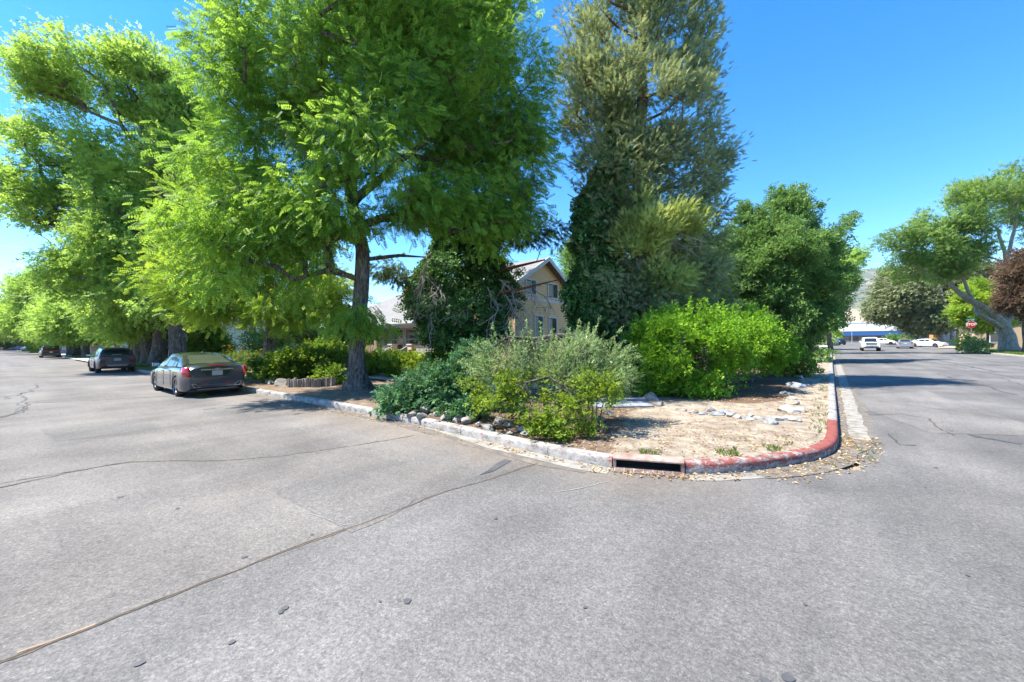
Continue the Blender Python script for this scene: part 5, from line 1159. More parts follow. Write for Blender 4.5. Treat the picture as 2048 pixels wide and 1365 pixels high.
fr, _, _ = make_car('moving_car', 'white boxy off-road vehicle driving towards the camera on the right-hand street', 'car', FR, (4.1, 71.5, 0), -PI / 2, False)
xf_ = 2.42
poly('grille', [(xf_ - .02, -.52, 1.04), (xf_ - .02, .52, 1.04), (xf_ - .02, .46, .78), (xf_ - .02, -.46, .78)], .05, M['trim'], fr); poly('grille_bar', [(xf_ + .02, -.4, .92), (xf_ + .02, .4, .92), (xf_ + .02, .36, .87), (xf_ + .02, -.36, .87)], .03, M['chrome'], fr)
for sd in (-1, 1):
    poly('headlight', [(xf_ - .05, sd * .52, 1.02), (xf_ - .1, sd * .84, 1.08), (xf_ - .1, sd * .86, .92), (xf_ - .05, sd * .56, .9)], .05, M['lens'], fr)
    poly('headlight_surround', [(xf_ - .05, sd * .5, .9), (xf_ - .07, sd * .87, .92), (xf_ - .07, sd * .84, .68), (xf_ - .05, sd * .58, .58)], .03, M['trim'], fr)
poly('number_plate', [(xf_ + .02, -.15, .7), (xf_ + .02, .15, .7), (xf_ + .02, .15, .58), (xf_ + .02, -.15, .58)], .02, M['plate_b'], fr)
mb = MB(); mb.box((xf_ - .05, 0, .5), (.16, 1.5, .12)); mb.build('bumper_trim', M['trim'], fr, bevel=.02)
mb = MB(); mb.box((xf_ - .02, 0, .75), (.14, 1.2, .1)); mb.build('bumper', FR['paint'], fr, bevel=.03)
# silver sedan and others beyond the cross street (same builder, own paint)
def variant(base, paint, **k): d = dict(base); d['paint'] = paint; d.update(k); d['doors'] = base['doors']; return d
silver = variant(SED, carpaint("silver_paint", (.42, .44, .47), .7, .3), rg='glass', L=4.7)
q = onD(1809, 64); s1, _, _ = make_car('parked_car', 'silver sedan seen from behind, driving away across the far junction', 'car', silver, (q[0], q[1], 0), PI / 2 - .05, False)
for sd in (-1, 1): poly('tail_light', [(-2.37, sd * .5, .94), (-2.36, sd * .78, .97), (-2.35, sd * .8, .82), (-2.37, sd * .62, .78)], -.02, M['red_lens'], s1)
poly('number_plate', [(-2.38, -.15, .86), (-2.38, .15, .86), (-2.38, .15, .74), (-2.38, -.15, .74)], -.01, M['plate_w'], s1)
whitep = carpaint("bright_white_paint", (.72, .73, .73), 0, .3)
def placecar(label, base, paint, px, D, rz, z=0, name='parked_car', group='distant parked cars', **k):
    q = onD(px, D); return make_car(name, label, 'car', variant(base, paint, **k), (q[0], q[1], z), rz, False, group)[0]
placecar('white low coupe side-on before the whitish cottonwood trunks', SED, whitep, 1856, 71, -.62, rg='glass', roofpaint=None or whitep, L=4.75)
wl_ = placecar('white station wagon parked side-on behind the white off-road vehicle', CRO, whitep, 1769, 98, -.3)
placecar('maroon car with only its end visible beside the white station wagon', CRO, carpaint("maroon_paint", (.2, .02, .02), .3, .3), 1786, 99, -1.2)
placecar('dark blue car parked at the far left of the right-hand street', CRO, carpaint("navy_paint", (.03, .045, .08), .3, .3), 1676, 100, PI / 2 + .35)
placecar('white sedan half hidden behind grasses at the far left corner', SED, whitep, 1646, 98, .35, rg='glass')
placecar('blue car behind the dark one on the far left of the right-hand street', SED, carpaint("blue_paint", (.05, .09, .2), .3, .3), 1664, 108, .3, rg='glass')
# cars far down the left street
cols = [('dark green', (.03, .06, .04)), ('white', (.7, .7, .7)), ('grey', (.25, .26, .27)), ('black', (.02, .02, .025)), ('dark blue', (.03, .05, .12))]
for (nm, c), px, D in zip(cols, (3, 11, 20, 29, 39), (158, 162, 155, 150, 146)):
    placecar('%s car in the far row of the left street, %s' % (nm, {'dark green': 'first from the edge', 'white': 'second from the edge', 'grey': 'middle of the row', 'black': 'left of the dark blue one', 'dark blue': 'next to the white pickup'}[nm]),
             SED if px % 2 else CRO, carpaint("far_paint_" + nm.replace(' ', '_'), c, .2, .3), px, D, 1.2, name='far_car', group='cars in the far row on the left', **({'rg': 'glass'} if px % 2 else {}))
q = onD(61, 132)
PK = dict(L=5.7, W=1.98, wheels=(-1.75, 1.8), R=.39, sill=.42, endw=.9, paint=carpaint("pickup_white", (.66, .68, .7), 0, .35), rz=1.85,
          belt=[(-2.85, 1.28), (-.6, 1.28), (-.45, 1.22), (1.2, 1.18), (2.2, 1.12), (2.85, .95)], deck=[(-2.85, 1.25), (-.6, 1.25), (1.1, 1.24), (2.2, 1.16), (2.85, .98)],
          cab=(-.75, 1.6), roof=[(-.75, 1.3), (-.7, 1.7), (-.55, 1.83), (.4, 1.85), (.85, 1.75), (1.6, 1.2)], rear=(-.74, -.66), front=(.9, 1.5), rw=.9, sidewins=[(.35, 1.0), (-.5, .28)], doors=(-.55, .33, 1.15), mirror=1.1, spokes=6, roofw=.76)
make_car('pickup_truck', 'white pickup truck parked side-on at the far end of the left street', 'pickup truck', PK, (q[0], q[1], 0), -.5, False)

# ---------------------------------------------------------------- bungalow with the yellow two-storey gable
def siding(name, c1, c2, sp):
    m = mat(name, c1, .8, spec=.25); n = NT(m); tc = n.n("TexCoord"); sep = n.n("SeparateXYZ"); n.l(tc.outputs["Object"], sep.inputs[0])
    fr_ = n.math('FRACT', n.math('MULTIPLY', sep.outputs[2], 1 / sp)); edge = n.ramp(fr_, [(0, (.35, .35, .35)), (.07, (.9, .9, .9)), (.2, (1, 1, 1)), (1, (.96, .96, .96))])
    base = n.ramp(n.noise(n.co((1, 1, 4)), 2.5, 5, .7), [(.3, c1), (.7, c2)]); n.col(n.mix(1., base, edge, 'MULTIPLY')); n.bump(fr_, .6, .02); return m
M['siding'] = siding("yellow_siding", (.8, .58, .3), (.85, .66, .37), .14); M['siding_tan'] = siding("tan_siding", (.72, .56, .36), (.8, .64, .45), .11)
M['white'] = noisy("white_trim_paint", (.62, .62, .6), (.74, .74, .72), 4, .55, .05)
def shingle(name, c1, c2, c3):
    m = mat(name, c1, .95, spec=.1); n = NT(m); br = n.n("TexBrick"); br.inputs["Scale"].default_value = 9; br.inputs["Mortar Size"].default_value = .012; br.inputs["Color1"].default_value = (*c1, 1); br.inputs["Color2"].default_value = (*c2, 1); br.inputs["Mortar"].default_value = (*[k * .4 for k in c1], 1)
    n.l(n.co((1, 1.2, 1)), br.inputs["Vector"]); n.col(n.mix(.5, br.outputs[0], n.ramp(n.noise(n.co(), 3, 5, .7), [(.3, c1), (.7, c3)]))); n.bump(n.noise(n.co(), 40, 4), .5, .02); return m
M['shingle'] = shingle("grey_shingle", (.17, .175, .18), (.24, .24, .245), (.3, .29, .28))
M['shake'] = shingle("tan_shakes", (.6, .47, .34), (.68, .55, .42), (.72, .6, .46))
hb = thing('house', 'tan bungalow with grey roof, white porch railing and a yellow two-storey gable', 'house', (-13.2, 17, .15))
HO = np.array([-13.2, 17, .15])
def hl(p): return tuple(np.array(p) - HO)
def hbuild(mb, name, m, **k): mb.v = [hl(p) for p in mb.v]; return mb.build(name, m, hb, **k)
# gable wing: X -19..-13.2, Y 17..22.4, eave 4.95, ridge 6.5 at Y 19.7
mb = MB(); X0, X1, Y0, Y1, E_, R0 = -19., -13.2, 17., 22.4, 4.95, 6.45
mb.add([(X1, Y0, .1), (X1, Y1, .1), (X1, Y1, E_), (X1, 19.7, R0), (X1, Y0, E_), (X0, Y0, .1), (X0, Y1, .1), (X0, Y1, E_), (X0, 19.7, R0), (X0, Y0, E_)],
       [(0, 1, 2, 3, 4), (5, 9, 8, 7, 6), (0, 4, 9, 5), (1, 6, 7, 2)]); hbuild(mb, 'wall', M['siding'])
def slab(P, th):                                     # sloped slab from 4 top corners
    lo = [(p[0], p[1], p[2] - th) for p in P]; return MB().add(list(P) + lo, [(0, 1, 2, 3), (7, 6, 5, 4), (0, 4, 5, 1), (1, 5, 6, 2), (2, 6, 7, 3), (3, 7, 4, 0)])
sl = (R0 - E_) / 2.7
for s_, ya in ((-1, 17), (1, 22.4)):
    ye = ya + s_ * .45; ze = E_ - .45 * sl + .13
    hbuild(slab([(X0, ye, ze), (X1 + .45, ye, ze), (X1 + .45, 19.7, R0 + .13), (X0, 19.7, R0 + .13)], .12), 'roof', M['shingle'])
    mb = MB(); mb.add([(X1 + .452, ye, ze + .02), (X1 + .452, 19.7, R0 + .15), (X1 + .452, 19.7, R0 - .1), (X1 + .452, ye, ze - .22), (X1 + .49, ye, ze + .02), (X1 + .49, 19.7, R0 + .15), (X1 + .49, 19.7, R0 - .1), (X1 + .49, ye, ze - .22)], [(4, 5, 6, 7), (0, 3, 2, 1), (0, 1, 5, 4), (3, 7, 6, 2), (0, 4, 7, 3)])
    hbuild(mb, 'barge_board', M['white'])
mb = MB(); mb.b2((X1 + .002, Y0 - .01, 4.02), (X1 + .045, Y1, 4.2)); hbuild(mb, 'belt_board', M['white'])
mb = MB(); mb.b2((X1 - .1, Y0 - .03, .2), (X1 + .03, Y0 + .08, 4.0)); hbuild(mb, 'corner_board', M['siding'])
def window_x(y0, y1, z0, z1, x, curt=True, dbl=True):       # window in a wall facing +X
    mb = MB(); w_ = .09
    for a_, b_ in (((y0 - w_, z0 - w_), (y1 + w_, z0)), ((y0 - w_, z1), (y1 + w_, z1 + w_)), ((y0 - w_, z0), (y0, z1)), ((y1, z0), (y1 + w_, z1))): mb.b2((x, a_[0], a_[1]), (x + .05, b_[0], b_[1]))
    fr2 = hbuild(mb, 'window', M['white'])
    mb = MB(); mb.b2((x + .004, y0, z0), (x + .02, y1, z1)); o = mb; o.v = [hl(p) for p in o.v]; o.build('pane', M['glass_clear'], fr2)
    if dbl:
        mb = MB(); mb.b2((x + .02, (y0 + y1) / 2 - .02, z0), (x + .035, (y0 + y1) / 2 + .02, z1)); mb.v = [hl(p) for p in mb.v]; mb.build('mullion', M['white'], fr2)
    if curt:
        mb = MB(); mb.b2((x + .0205, y0 + .04, z0 + .05), (x + .024, y0 + (y1 - y0) * .45, z1 - .05)); mb.v = [hl(p) for p in mb.v]; mb.build('blind', mat("blind", (.35, .37, .33), .3), fr2)
window_x(18.05, 18.95, 4.4, 5.15, X1); window_x(20.25, 21.25, 4.35, 5.15, X1); window_x(18.85, 19.6, 1.95, 3.15, X1, dbl=False); window_x(20.3, 21.1, 1.95, 3.1, X1, dbl=False)
mb = MB(); mb.box((X1 + .06, 19.9, 3.55), (.12, .1, .14)); hbuild(mb, 'wall_lamp', M['white'])
# main bungalow body: X -27..-19, porch front at Y 17, wall at 18.7, ridge Y 22 z 6
mb = MB(); mb.b2((-33, 18.7, .1), (-19.002, 25, 3.15)); hbuild(mb, 'wall', M['siding_tan'])
RT = [(-33.6, 16.6, 3.1), (-18.99, 16.6, 3.1), (-18.99, 21.8, 6.0), (-29.2, 21.8, 6.0), (-33.6, 27, 3.1), (-18.99, 27, 3.1)]
for ids in ((0, 1, 2, 3), (3, 2, 5, 4), (0, 3, 4)):
    P_ = [RT[k] for k in ids]; n = len(P_); mb = MB(); mb.add(P_ + [(p[0], p[1], p[2] - .14) for p in P_], [tuple(range(n)), tuple(range(n, 2 * n))[::-1]] + [(k, n + k, n + (k + 1) % n, (k + 1) % n) for k in range(n)]); hbuild(mb, 'roof', M['shingle'])
mb = MB(); mb.b2((-33.6, 16.5, 2.86), (-18.8, 16.6, 3.1)); mb.b2((-33.6, 16.45, 2.98), (-18.8, 16.5, 3.12)); hbuild(mb, 'fascia', M['white'])
mb = MB(); mb.b2((-33, 16.9, 2.72), (-19, 17.15, 2.86)); hbuild(mb, 'porch_beam', M['white'])
mb = MB(); mb.b2((-33, 16.9, .1), (-17.5, 18.69, .78)); hbuild(mb, 'porch_floor', M['siding_tan'])
# dormer
mb = MB(); mb.b2((-25, 18.6, 4.1), (-22.8, 21, 5.35)); hbuild(mb, 'dormer_wall', M['siding_tan'])
hbuild(slab([(-25.3, 18.2, 5.2), (-22.5, 18.2, 5.2), (-22.5, 21.6, 5.95), (-25.3, 21.6, 5.95)], .1), 'dormer_roof', M['shingle'])
def window_y(x0, x1, z0, z1, y, mid=True, name='window', grid=0):
    mb = MB(); w_ = .1
    for a_, b_ in (((x0 - w_, z0 - w_), (x1 + w_, z0)), ((x0 - w_, z1), (x1 + w_, z1 + w_)), ((x0 - w_, z0), (x0, z1)), ((x1, z0), (x1 + w_, z1))): mb.b2((a_[0], y - .06, a_[1]), (b_[0], y, b_[1]))
    fr2 = hbuild(mb, name, M['white'])
    mb = MB(); mb.b2((x0, y - .03, z0), (x1, y - .005, z1)); mb.v = [hl(p) for p in mb.v]; mb.build('pane', M['glass_clear'], fr2)
    if mid:
        mb = MB(); mb.b2((x0, y - .05, (z0 + z1) / 2 - .03), (x1, y - .03, (z0 + z1) / 2 + .03)); mb.v = [hl(p) for p in mb.v]; mb.build('sash_rail', M['white'], fr2)
    mb = MB(); mb.b2((x0 + .05, y - .033, z0 + .04), (x0 + (x1 - x0) * .28, y - .031, z1 - .04)); mb.v = [hl(p) for p in mb.v]; mb.build('curtain', mat("curtain", (.32, .33, .33), .5), fr2)
window_y(-24.3, -23.5, 4.45, 5.0, 18.6, False)
window_y(-26.5, -25.1, 1.25, 2.65, 18.7); window_y(-24.7, -23.3, 1.25, 2.65, 18.7)
mb = MB(); mb.b2((-29.4, 18.5, .8), (-27.1, 18.69, 2.72)); hbuild(mb, 'shingled_bay', M['shake'])
mb = MB(); mb.b2((-22.6, 18.62, 1.75), (-22.2, 18.7, 1.95)); hbuild(mb, 'mailbox', M['trim'])
mb = MB(); mb.b2((-21.3, 18.64, .8), (-20.4, 18.7, 2.7)); hbuild(mb, 'door', mat("door_dark", (.12, .07, .04), .5))
for x in (-31, -26.2, -24.05, -21.95, -19.3, -17.7):
    mb = MB(); mb.b2((x - .22, 16.82, .12), (x + .22, 17.26, 1.55)); o = hbuild(mb, 'porch_pier', M['shake']); mb = MB(); mb.b2((x - .27, 16.77, 1.552), (x + .27, 17.31, 1.62)); mb.v = [hl(p) for p in mb.v]; mb.build('cap', M['white'], o)
for x in (-31, -19.3):
    mb = MB(); mb.b2((x - .1, 16.94, 1.625), (x + .1, 17.14, 2.72)); hbuild(mb, 'porch_post', M['white'])
for xa, xb in ((-30.7, -26.5), (-25.9, -24.35), (-21.65, -19.6), (-19.0, -17.95)):
    mb = MB(); mb.b2((xa, 17.0, 1.44), (xb, 17.08, 1.52)); mb.b2((xa, 17.0, .86), (xb, 17.08, .93)); n = int((xb - xa) / .13)
    for k in range(n + 1): x = xa + (xb - xa) * (k + .3) / (n + 1); mb.b2((x, 17.015, .93), (x + .045, 17.065, 1.44))
    hbuild(mb, 'porch_railing', M['white'])
mb = MB()
for k in range(4): mb.b2((-23.8, 16.88 - .3 * (k + 1), .1), (-22.2, 16.88 - .3 * k, .66 - .15 * k))
hbuild(mb, 'porch_step', M['conc'])
for x in (-23.8, -22.2):
    mb = MB(); mb.tube([(x, 16.9, 1.5), (x, 15.7, .95)], .025, 6); mb.tube([(x, 15.72, .15), (x, 15.72, .95)], .025, 6); mb.tube([(x, 16.9, 1.15), (x, 15.7, .6)], .018, 6); hbuild(mb, 'hand_rail', M['white'])
mb = MB(); mb.b2((-29.5, 22, 5.2), (-28.9, 22.6, 6.7)); hbuild(mb, 'chimney', noisy("red_brick", (.2, .08, .05), (.3, .13, .09), 8))

# other buildings
def simple_house(name, label, cat, loc, rz, w_, d_, e_, r_, wallm, roofm, wins=(), ov=.4, trim=True):
    t = thing(name, label, cat, loc, rz)
    mb = MB(); x, y = w_ / 2, d_ / 2
    mb.add([(-x, -y, 0), (x, -y, 0), (x, -y, e_), (0, -y, r_), (-x, -y, e_), (-x, y, 0), (x, y, 0), (x, y, e_), (0, y, r_), (-x, y, e_)], [(0, 1, 2, 3, 4), (5, 9, 8, 7, 6), (0, 4, 9, 5), (1, 6, 7, 2)]); mb.build('wall', wallm, t)
    s = (r_ - e_) / x
    for q in (-1, 1): slab([(q * (x + ov), -y - ov, e_ - ov * s + .1), (0, -y - ov, r_ + .1), (0, y + ov, r_ + .1), (q * (x + ov), y + ov, e_ - ov * s + .1)][::q], .12).build('roof', roofm, t)
    for (a_, b_, z0, z1) in wins:
        mb = MB(); mb.b2((a_ - .1, -y - .05, z0 - .1), (b_ + .1, -y - .002, z1 + .1)); o = mb.build('window', M['white'], t); mb = MB(); mb.b2((a_, -y - .07, z0), (b_, -y - .052, z1)); mb.build('pane', M['glass_clear'], o)
    return t
cream = siding("cream_siding", (.6, .57, .5), (.68, .65, .58), .15)
q = onD(440, 43); simple_house('house', 'white gabled house seen between the elm trunk and the small locust', 'house', (q[0], q[1], 0), .62, 8, 10, 4.2, 6.8, cream, M['shingle'], [(-2.6, -1.6, 1.4, 3.), (.5, 1.5, 1.4, 3.)])
q = onD(300, 62); simple_house('house', 'pale house hidden behind the row of street trees', 'house', (q[0], q[1], 0), .5, 9, 11, 3, 5, cream, M['shingle'], [(-3, -2, 1, 2.4), (1, 2, 1, 2.4)])
q = onD(195, 85); simple_house('house', 'grey house with white window frames behind the lawn trees', 'house', (q[0], q[1], 0), .4, 12, 10, 3.4, 5.4, siding("grey_siding", (.2, .22, .26), (.26, .28, .32), .15), M['shingle'], [(-4, -3, 1, 2.4), (-1, 0, 1, 2.4), (3, 4, 1, 2.4)])
q = onD(1945, 82); orange = siding("orange_siding", (.55, .25, .06), (.64, .32, .1), 3.)
ho = simple_house('house', 'orange house with blue downpipe behind the stop sign', 'house', (q[0] + 3, q[1] + 4, 0), 0, 16, 9, 3.2, 5, orange, M['shingle'], [(-5, -4, 1, 2.4), (2, 3.2, 1, 2.4)])
mb = MB(); mb.b2((-2.2, -4.62, .2), (-1.8, -4.5, 3.)); mb.build('downpipe', mat("blue_pipe", (.1, .25, .6), .5), ho)
q = onD(2090, 56); simple_house('house', 'tan house at the right edge behind the purple tree', 'house', (q[0], q[1] + 2, 0), 0, 14, 9, 3.2, 5.2, siding("tan_house_siding", (.5, .36, .22), (.6, .44, .28), .15), M['shingle'], [(-5.5, -4.4, 1, 2.3)])
# timber fence posts strip in front of orange house
q0, q1 = onD(1958, 66), onD(2000, 62)
t = thing('picket_fence', 'low whitish fence behind the big pale trunk', 'fence', (q0[0], q0[1], .12)); mb = MB(); n = 26
for k in range(n): x = (q1[0] - q0[0]) * k / n * 1.5; y = (q1[1] - q0[1]) * k / n * 1.5; mb.box((x, y, .55), (.16, .04, 1.1), .2)
mb.build('picket', noisy("weathered_white_wood", (.4, .36, .3), (.6, .56, .5), 5), t); mb = MB(); mb.tube([(0, .05, .3), ((q1[0] - q0[0]) * 1.5, (q1[1] - q0[1]) * 1.5 + .05, .3)], .03, 4); mb.tube([(0, .05, .85), ((q1[0] - q0[0]) * 1.5, (q1[1] - q0[1]) * 1.5 + .05, .85)], .03, 4); mb.build('rail', M['twig'], t)
# store with blue band
q = onD(1740, 150); bx, by = q[0] + 4, q[1]
t = thing('store_building', 'long low building with grey mansard roof and blue band at the end of the street', 'building', (bx, by, 0))
m_grey = siding("metal_roof", (.33, .34, .35), (.4, .41, .42), .5)
mb = MB(); mb.b2((-24, 0, 0), (26, 20, 2.6)); mb.build('wall', noisy("dark_masonry", (.12, .11, .1), (.2, .18, .16), 1), t)
mb = MB(); mb.b2((-24.3, -.6, 2.6), (26.3, 19, 4.3)); mb.build('blue_band', mat("blue_fascia", (.09, .27, .62), .5), t)
slab([(-24.6, -1.2, 4.32), (26.6, -1.2, 4.32), (26.6, 2.6, 7.1), (-24.6, 2.6, 7.1)], .2).build('roof', m_grey, t)
mb = MB(); mb.b2((-24.6, 2.6, 6.0), (26.6, 18, 7.1)); mb.b2((-24.6, 2.4, 7.1), (26.6, 2.7, 7.3)); mb.build('parapet', mat("blue_coping", (.12, .3, .6), .5), t)
mb = MB(); mb.b2((9, -.9, 4.7), (16, -.6, 5.6)); mb.build('sign_board', M['white'], t)
for k in range(12):
    x = -22 + k * 4; mb = MB(); mb.b2((x, -.05, .5), (x + 2.8, -.01, 2.3)); mb.build('window', M['glass_clear'], t)
# lamp pole and utility poles with wires
def pole(name, label, px, D, h, r, m, arms=True, cat='utility pole'):
    q = onD(px, D); t = thing(name, label, cat, (q[0], q[1], 0)); mb = MB(); mb.tube([(0, 0, 0), (0, 0, h * .5), (0, 0, h)], [r, r * .85, r * .65], 10); mb.build('pole', m, t)
    if arms: mb = MB(); mb.box((0, 0, h - .6), (2.4, .1, .12), .5); mb.build('crossarm', m, t)
    return (q[0], q[1], h - .5)
wood = bark("pole_wood", (.2, .1, .04), (.36, .2, .1), (.46, .28, .15), 4)
a1 = pole('utility_pole', 'orange-brown wooden utility pole beyond the silver sedan', 1811, 92, 13, .22, wood)
a2 = pole('utility_pole', 'distant pole standing over the roof of the blue-banded building', 1735, 190, 9.5, .12, M['twig'])
pole('lamp_post', 'thin grey post in front of the blue-banded building', 1704, 138, 7, .07, M['lens'], False, 'post')
def wire(label, p0, p1, sag, r=.022):
    t = thing('overhead_wire', label, 'cable', p0); mb = MB(); n = 20; P0, P1 = Vector(p0), Vector(p1)
    mb.tube([tuple(P0.lerp(P1, k / n) - P0 - Vector((0, 0, sag * 4 * (k / n) * (1 - k / n)))) for k in range(n + 1)], r, 4); mb.build('cable', M['trim'], t)
eR = at(2150, 470, 60)
for i, (ya, yb) in enumerate([(575, 515), (592, 540), (606, 560)]):
    wire('%s overhead wire crossing in front of the far mountain' % ('highest', 'middle', 'lowest')[i], at(1640, ya, 100), at(1800, ya - (30 - i * 2), 92), .5, .035)
wire('overhead wire at the left edge of the view above the willow', at(-120, 470, 60), at(90, 500, 62), .3, .014); wire('lower overhead wire at the left edge of the view', at(-120, 570, 62), at(130, 600, 66), .3, .014)

# stop sign with street name blade
q = onD(1943, 45.5); t = thing('stop_sign', 'red STOP sign with green street name blade on the right-hand corner', 'stop sign', (q[0], q[1], .12), .12)
mb = MB(); mb.tube([(0, .03, 0), (0, .03, 3.75)], .032, 8); mb.build('post', M['chrome'] if False else mat("galvanised", (.4, .41, .42), .5, .6), t)
zc = 3.0; R_ = .42
M['sign_red'] = mat("sign_red", (.48, .012, .02), .45); M['sign_white'] = mat("sign_white", (.8, .8, .8), .45); M['sign_green'] = mat("sign_green", (.01, .22, .16), .45)
oct_ = lambda r, y: [(r * math.cos(PI / 8 + k * PI / 4), y, zc + r * math.sin(PI / 8 + k * PI / 4)) for k in range(8)]
poly('sign_border', oct_(R_, -.004), .02, M['sign_white'], t, 1, 0); poly('sign_plate', oct_(R_ * .94, -.012), .008, M['sign_red'], t, 1, 0)
def letters(s, size, m, parent, loc, name='lettering'):
    cu = bpy.data.curves.new(name, 'FONT'); cu.body = s; cu.size = size; cu.align_x = 'CENTER'; cu.align_y = 'CENTER'; cu.extrude = .003; cu.offset = size * .035
    o = bpy.data.objects.new(name, cu); C.objects.link(o); o.parent = parent; o.location = loc; o.rotation_euler = (PI / 2, 0, 0)
    dg = bpy.context.evaluated_depsgraph_get(); me = bpy.data.meshes.new_from_object(o.evaluated_get(dg)); o2 = bpy.data.objects.new(name, me); C.objects.link(o2); o2.parent = parent; o2.location = loc; o2.rotation_euler = (PI / 2, 0, 0)
    me.materials.clear(); me.materials.append(m); bpy.data.objects.remove(o); return o2
letters('STOP', .36, M['sign_white'], t, (0, -.017, zc))
mb = MB(); mb.b2((-.42, -.01, 3.42), (.42, .01, 3.64)); mb.build('street_name_blade', M['sign_green'], t); mb = MB()
for k in range(8): mb.b2((-.27 + k * .068, -.013, 3.49), (-.27 + k * .068 + .045, -.0102, 3.55 + .02 * (k % 3 == 0)))
mb.build('lettering', M['sign_white'], t)
q = onD(1668, 96); t = thing('small_sign', 'tiny red sign on a thin post at the far left corner', 'sign', (q[0], q[1], 0), .3); mb = MB(); mb.tube([(0, 0, 0), (0, 0, 2)], .04, 6); mb.build('post', M['trim'], t); mb = MB(); mb.box((0, -.05, 1.6), (.4, .03, .6)); mb.build('sign_plate', M['sign_red'], t)

# tan board fence and pale wall behind the beds
def board_fence(name, label, p0, p1, h, m, bw=.14, cat='fence'):
    t = thing(name, label, cat, (p0[0], p0[1], .12)); L = math.dist(p0[:2], p1[:2]); an = math.atan2(p1[1] - p0[1], p1[0] - p0[0]); n = int(L / (bw + .012)); mb = MB()
    for k in range(n): d = (k + .5) * L / n; mb.box((d * math.cos(an), d * math.sin(an), h / 2 + random.uniform(-.015, .015)), (bw, .022, h), an)
    mb.build('boards', m, t); mb = MB()
    for z in (h * .2, h * .8): mb.tube([(-.03 * math.sin(an), .03 * math.cos(an), z), (L * math.cos(an) - .03 * math.sin(an), L * math.sin(an) + .03 * math.cos(an), z)], .035, 4)
    mb.build('rail', m, t); return t
tanw = noisy("tan_fence_wood", (.36, .26, .16), (.55, .42, .28), 6, .9, .3, stretch=(1, 1, .15))
board_fence('board_fence', 'tan vertical board fence between the locust trunk and the porch', onD(640, 28), onD(762, 26), 1.9, tanw)
board_fence('board_fence', 'white board fence glimpsed left of the tall elm trunk', onD(332, 34), onD(346, 33), 1.4, noisy("white_fence_wood", (.6, .6, .6), (.72, .72, .7), 3))
q0, q1 = onD(575, 30), onD(642, 29); t = thing('garden_wall', 'pale pinkish wall behind the twiggy bush', 'wall', (q0[0], q0[1], .1)); mb = MB(); an = math.atan2(q1[1] - q0[1], q1[0] - q0[0]); L = math.dist(q0[:2], q1[:2])
mb.box((L / 2 * math.cos(an), L / 2 * math.sin(an), 1.1), (L, .2, 2.2), an); mb.build('wall', noisy("pink_stucco", (.42, .33, .28), (.55, .45, .39), 2), t); mb = MB(); mb.box((L / 2 * math.cos(an), L / 2 * math.sin(an), 2.24), (L + .1, .3, .08), an); mb.build('coping', M['conc'], t)
# upright timber stakes edging the bed: one continuous edging
M['stake'] = noisy("weathered_stake", (.12, .09, .07), (.34, .28, .23), 7, .95, .5, 30, stretch=(1, 1, .2))
t = thing('timber_edging', 'weathered upright timber stakes edging the planted bed', 'edging', (-15.3, 6.7, .14)); mb = MB()
path = [g(578, 776, .14), g(630, 776, .14), g(672, 772, .14)]
for a_, b_ in zip(path[:-1], path[1:]):
    n = max(2, int(math.dist(a_[:2], b_[:2]) / .085))
    for k in range(n): tt = k / n; mb.box((a_[0] + (b_[0] - a_[0]) * tt + 15.3 + random.gauss(0, .01), a_[1] + (b_[1] - a_[1]) * tt - 6.7 + random.gauss(0, .01), .15 + random.uniform(-.02, .03)), (.08, .07, .34 + random.uniform(-.03, .03)), random.uniform(-.4, .4))
mb.build('stakes', M['stake'], t)
# path edging
mb = MB()
for k in range(30): mb.box((-24 + k * .62, 11.05, .24), (.56, .1, .17 + random.uniform(-.02, .02)), random.uniform(-.03, .03))
tag(mb.build('path_edging', M['conc'], None, bevel=.01), 'low grey block edging along the far side of the garden path', 'edging')

# ---------------------------------------------------------------- storm drain
A_, B_ = Vector((-2.345, 5.175, 0)), Vector((-1.505, 5.51, 0)); dv = (B_ - A_).normalized(); nv = Vector((-dv.y, dv.x, 0)); L = (B_ - A_).length; an = math.atan2(dv.y, dv.x)
t = thing('storm_drain', 'kerbside storm drain inlet under a rusty steel lintel', 'storm drain', tuple(A_), an)
M['rust'] = noisy("rusty_steel", (.17, .1, .075), (.3, .2, .16), 6, .7, .3, 40, (.4, .36, .34)); M['dark'] = mat("drain_dark", (.012, .011, .008), .95)
mb = MB(); prof = [(0, .122), (0, .142), (.02, .162), (.05, .172), (.2, .172), (.2, .122)]
v = [(x, -.012 + y, z) for x in (.0, L) for y, z in prof]; n = len(prof)
mb.add(v, [tuple(range(n)), tuple(range(n, 2 * n))[::-1]] + [(i, n + i, n + (i + 1) % n, (i + 1) % n) for i in range(n)]); mb.build('lintel', M['rust'], t, bevel=.004)
for xj in (0, L - .04): mb = MB(); mb.b2((xj, -.004, -.12), (xj + .04, .16, .121)); mb.build('jamb', M['rust'], t)
mb = MB(); mb.b2((.041, .15, -.35), (L - .04, .17, .121)); mb.b2((.04, .0, -.37), (L - .04, .15, -.35)); mb.build('back_wall', M['dark'], t)
mb = MB(); mb.b2((.03, -.17, .003), (L - .03, -.004, .006)); mb.build('grate_bed', M['dark'], t)
mb = MB()
for k in range(6): mb.b2((.02, -.17 + k * .032, .007), (L - .02, -.158 + k * .032, .016))
for k in range(8): x = .02 + (L - .05) * k / 7; mb.b2((x, -.172, .0165), (x + .012, -.0, .019))
mb.build('grate', M['rust'], t)
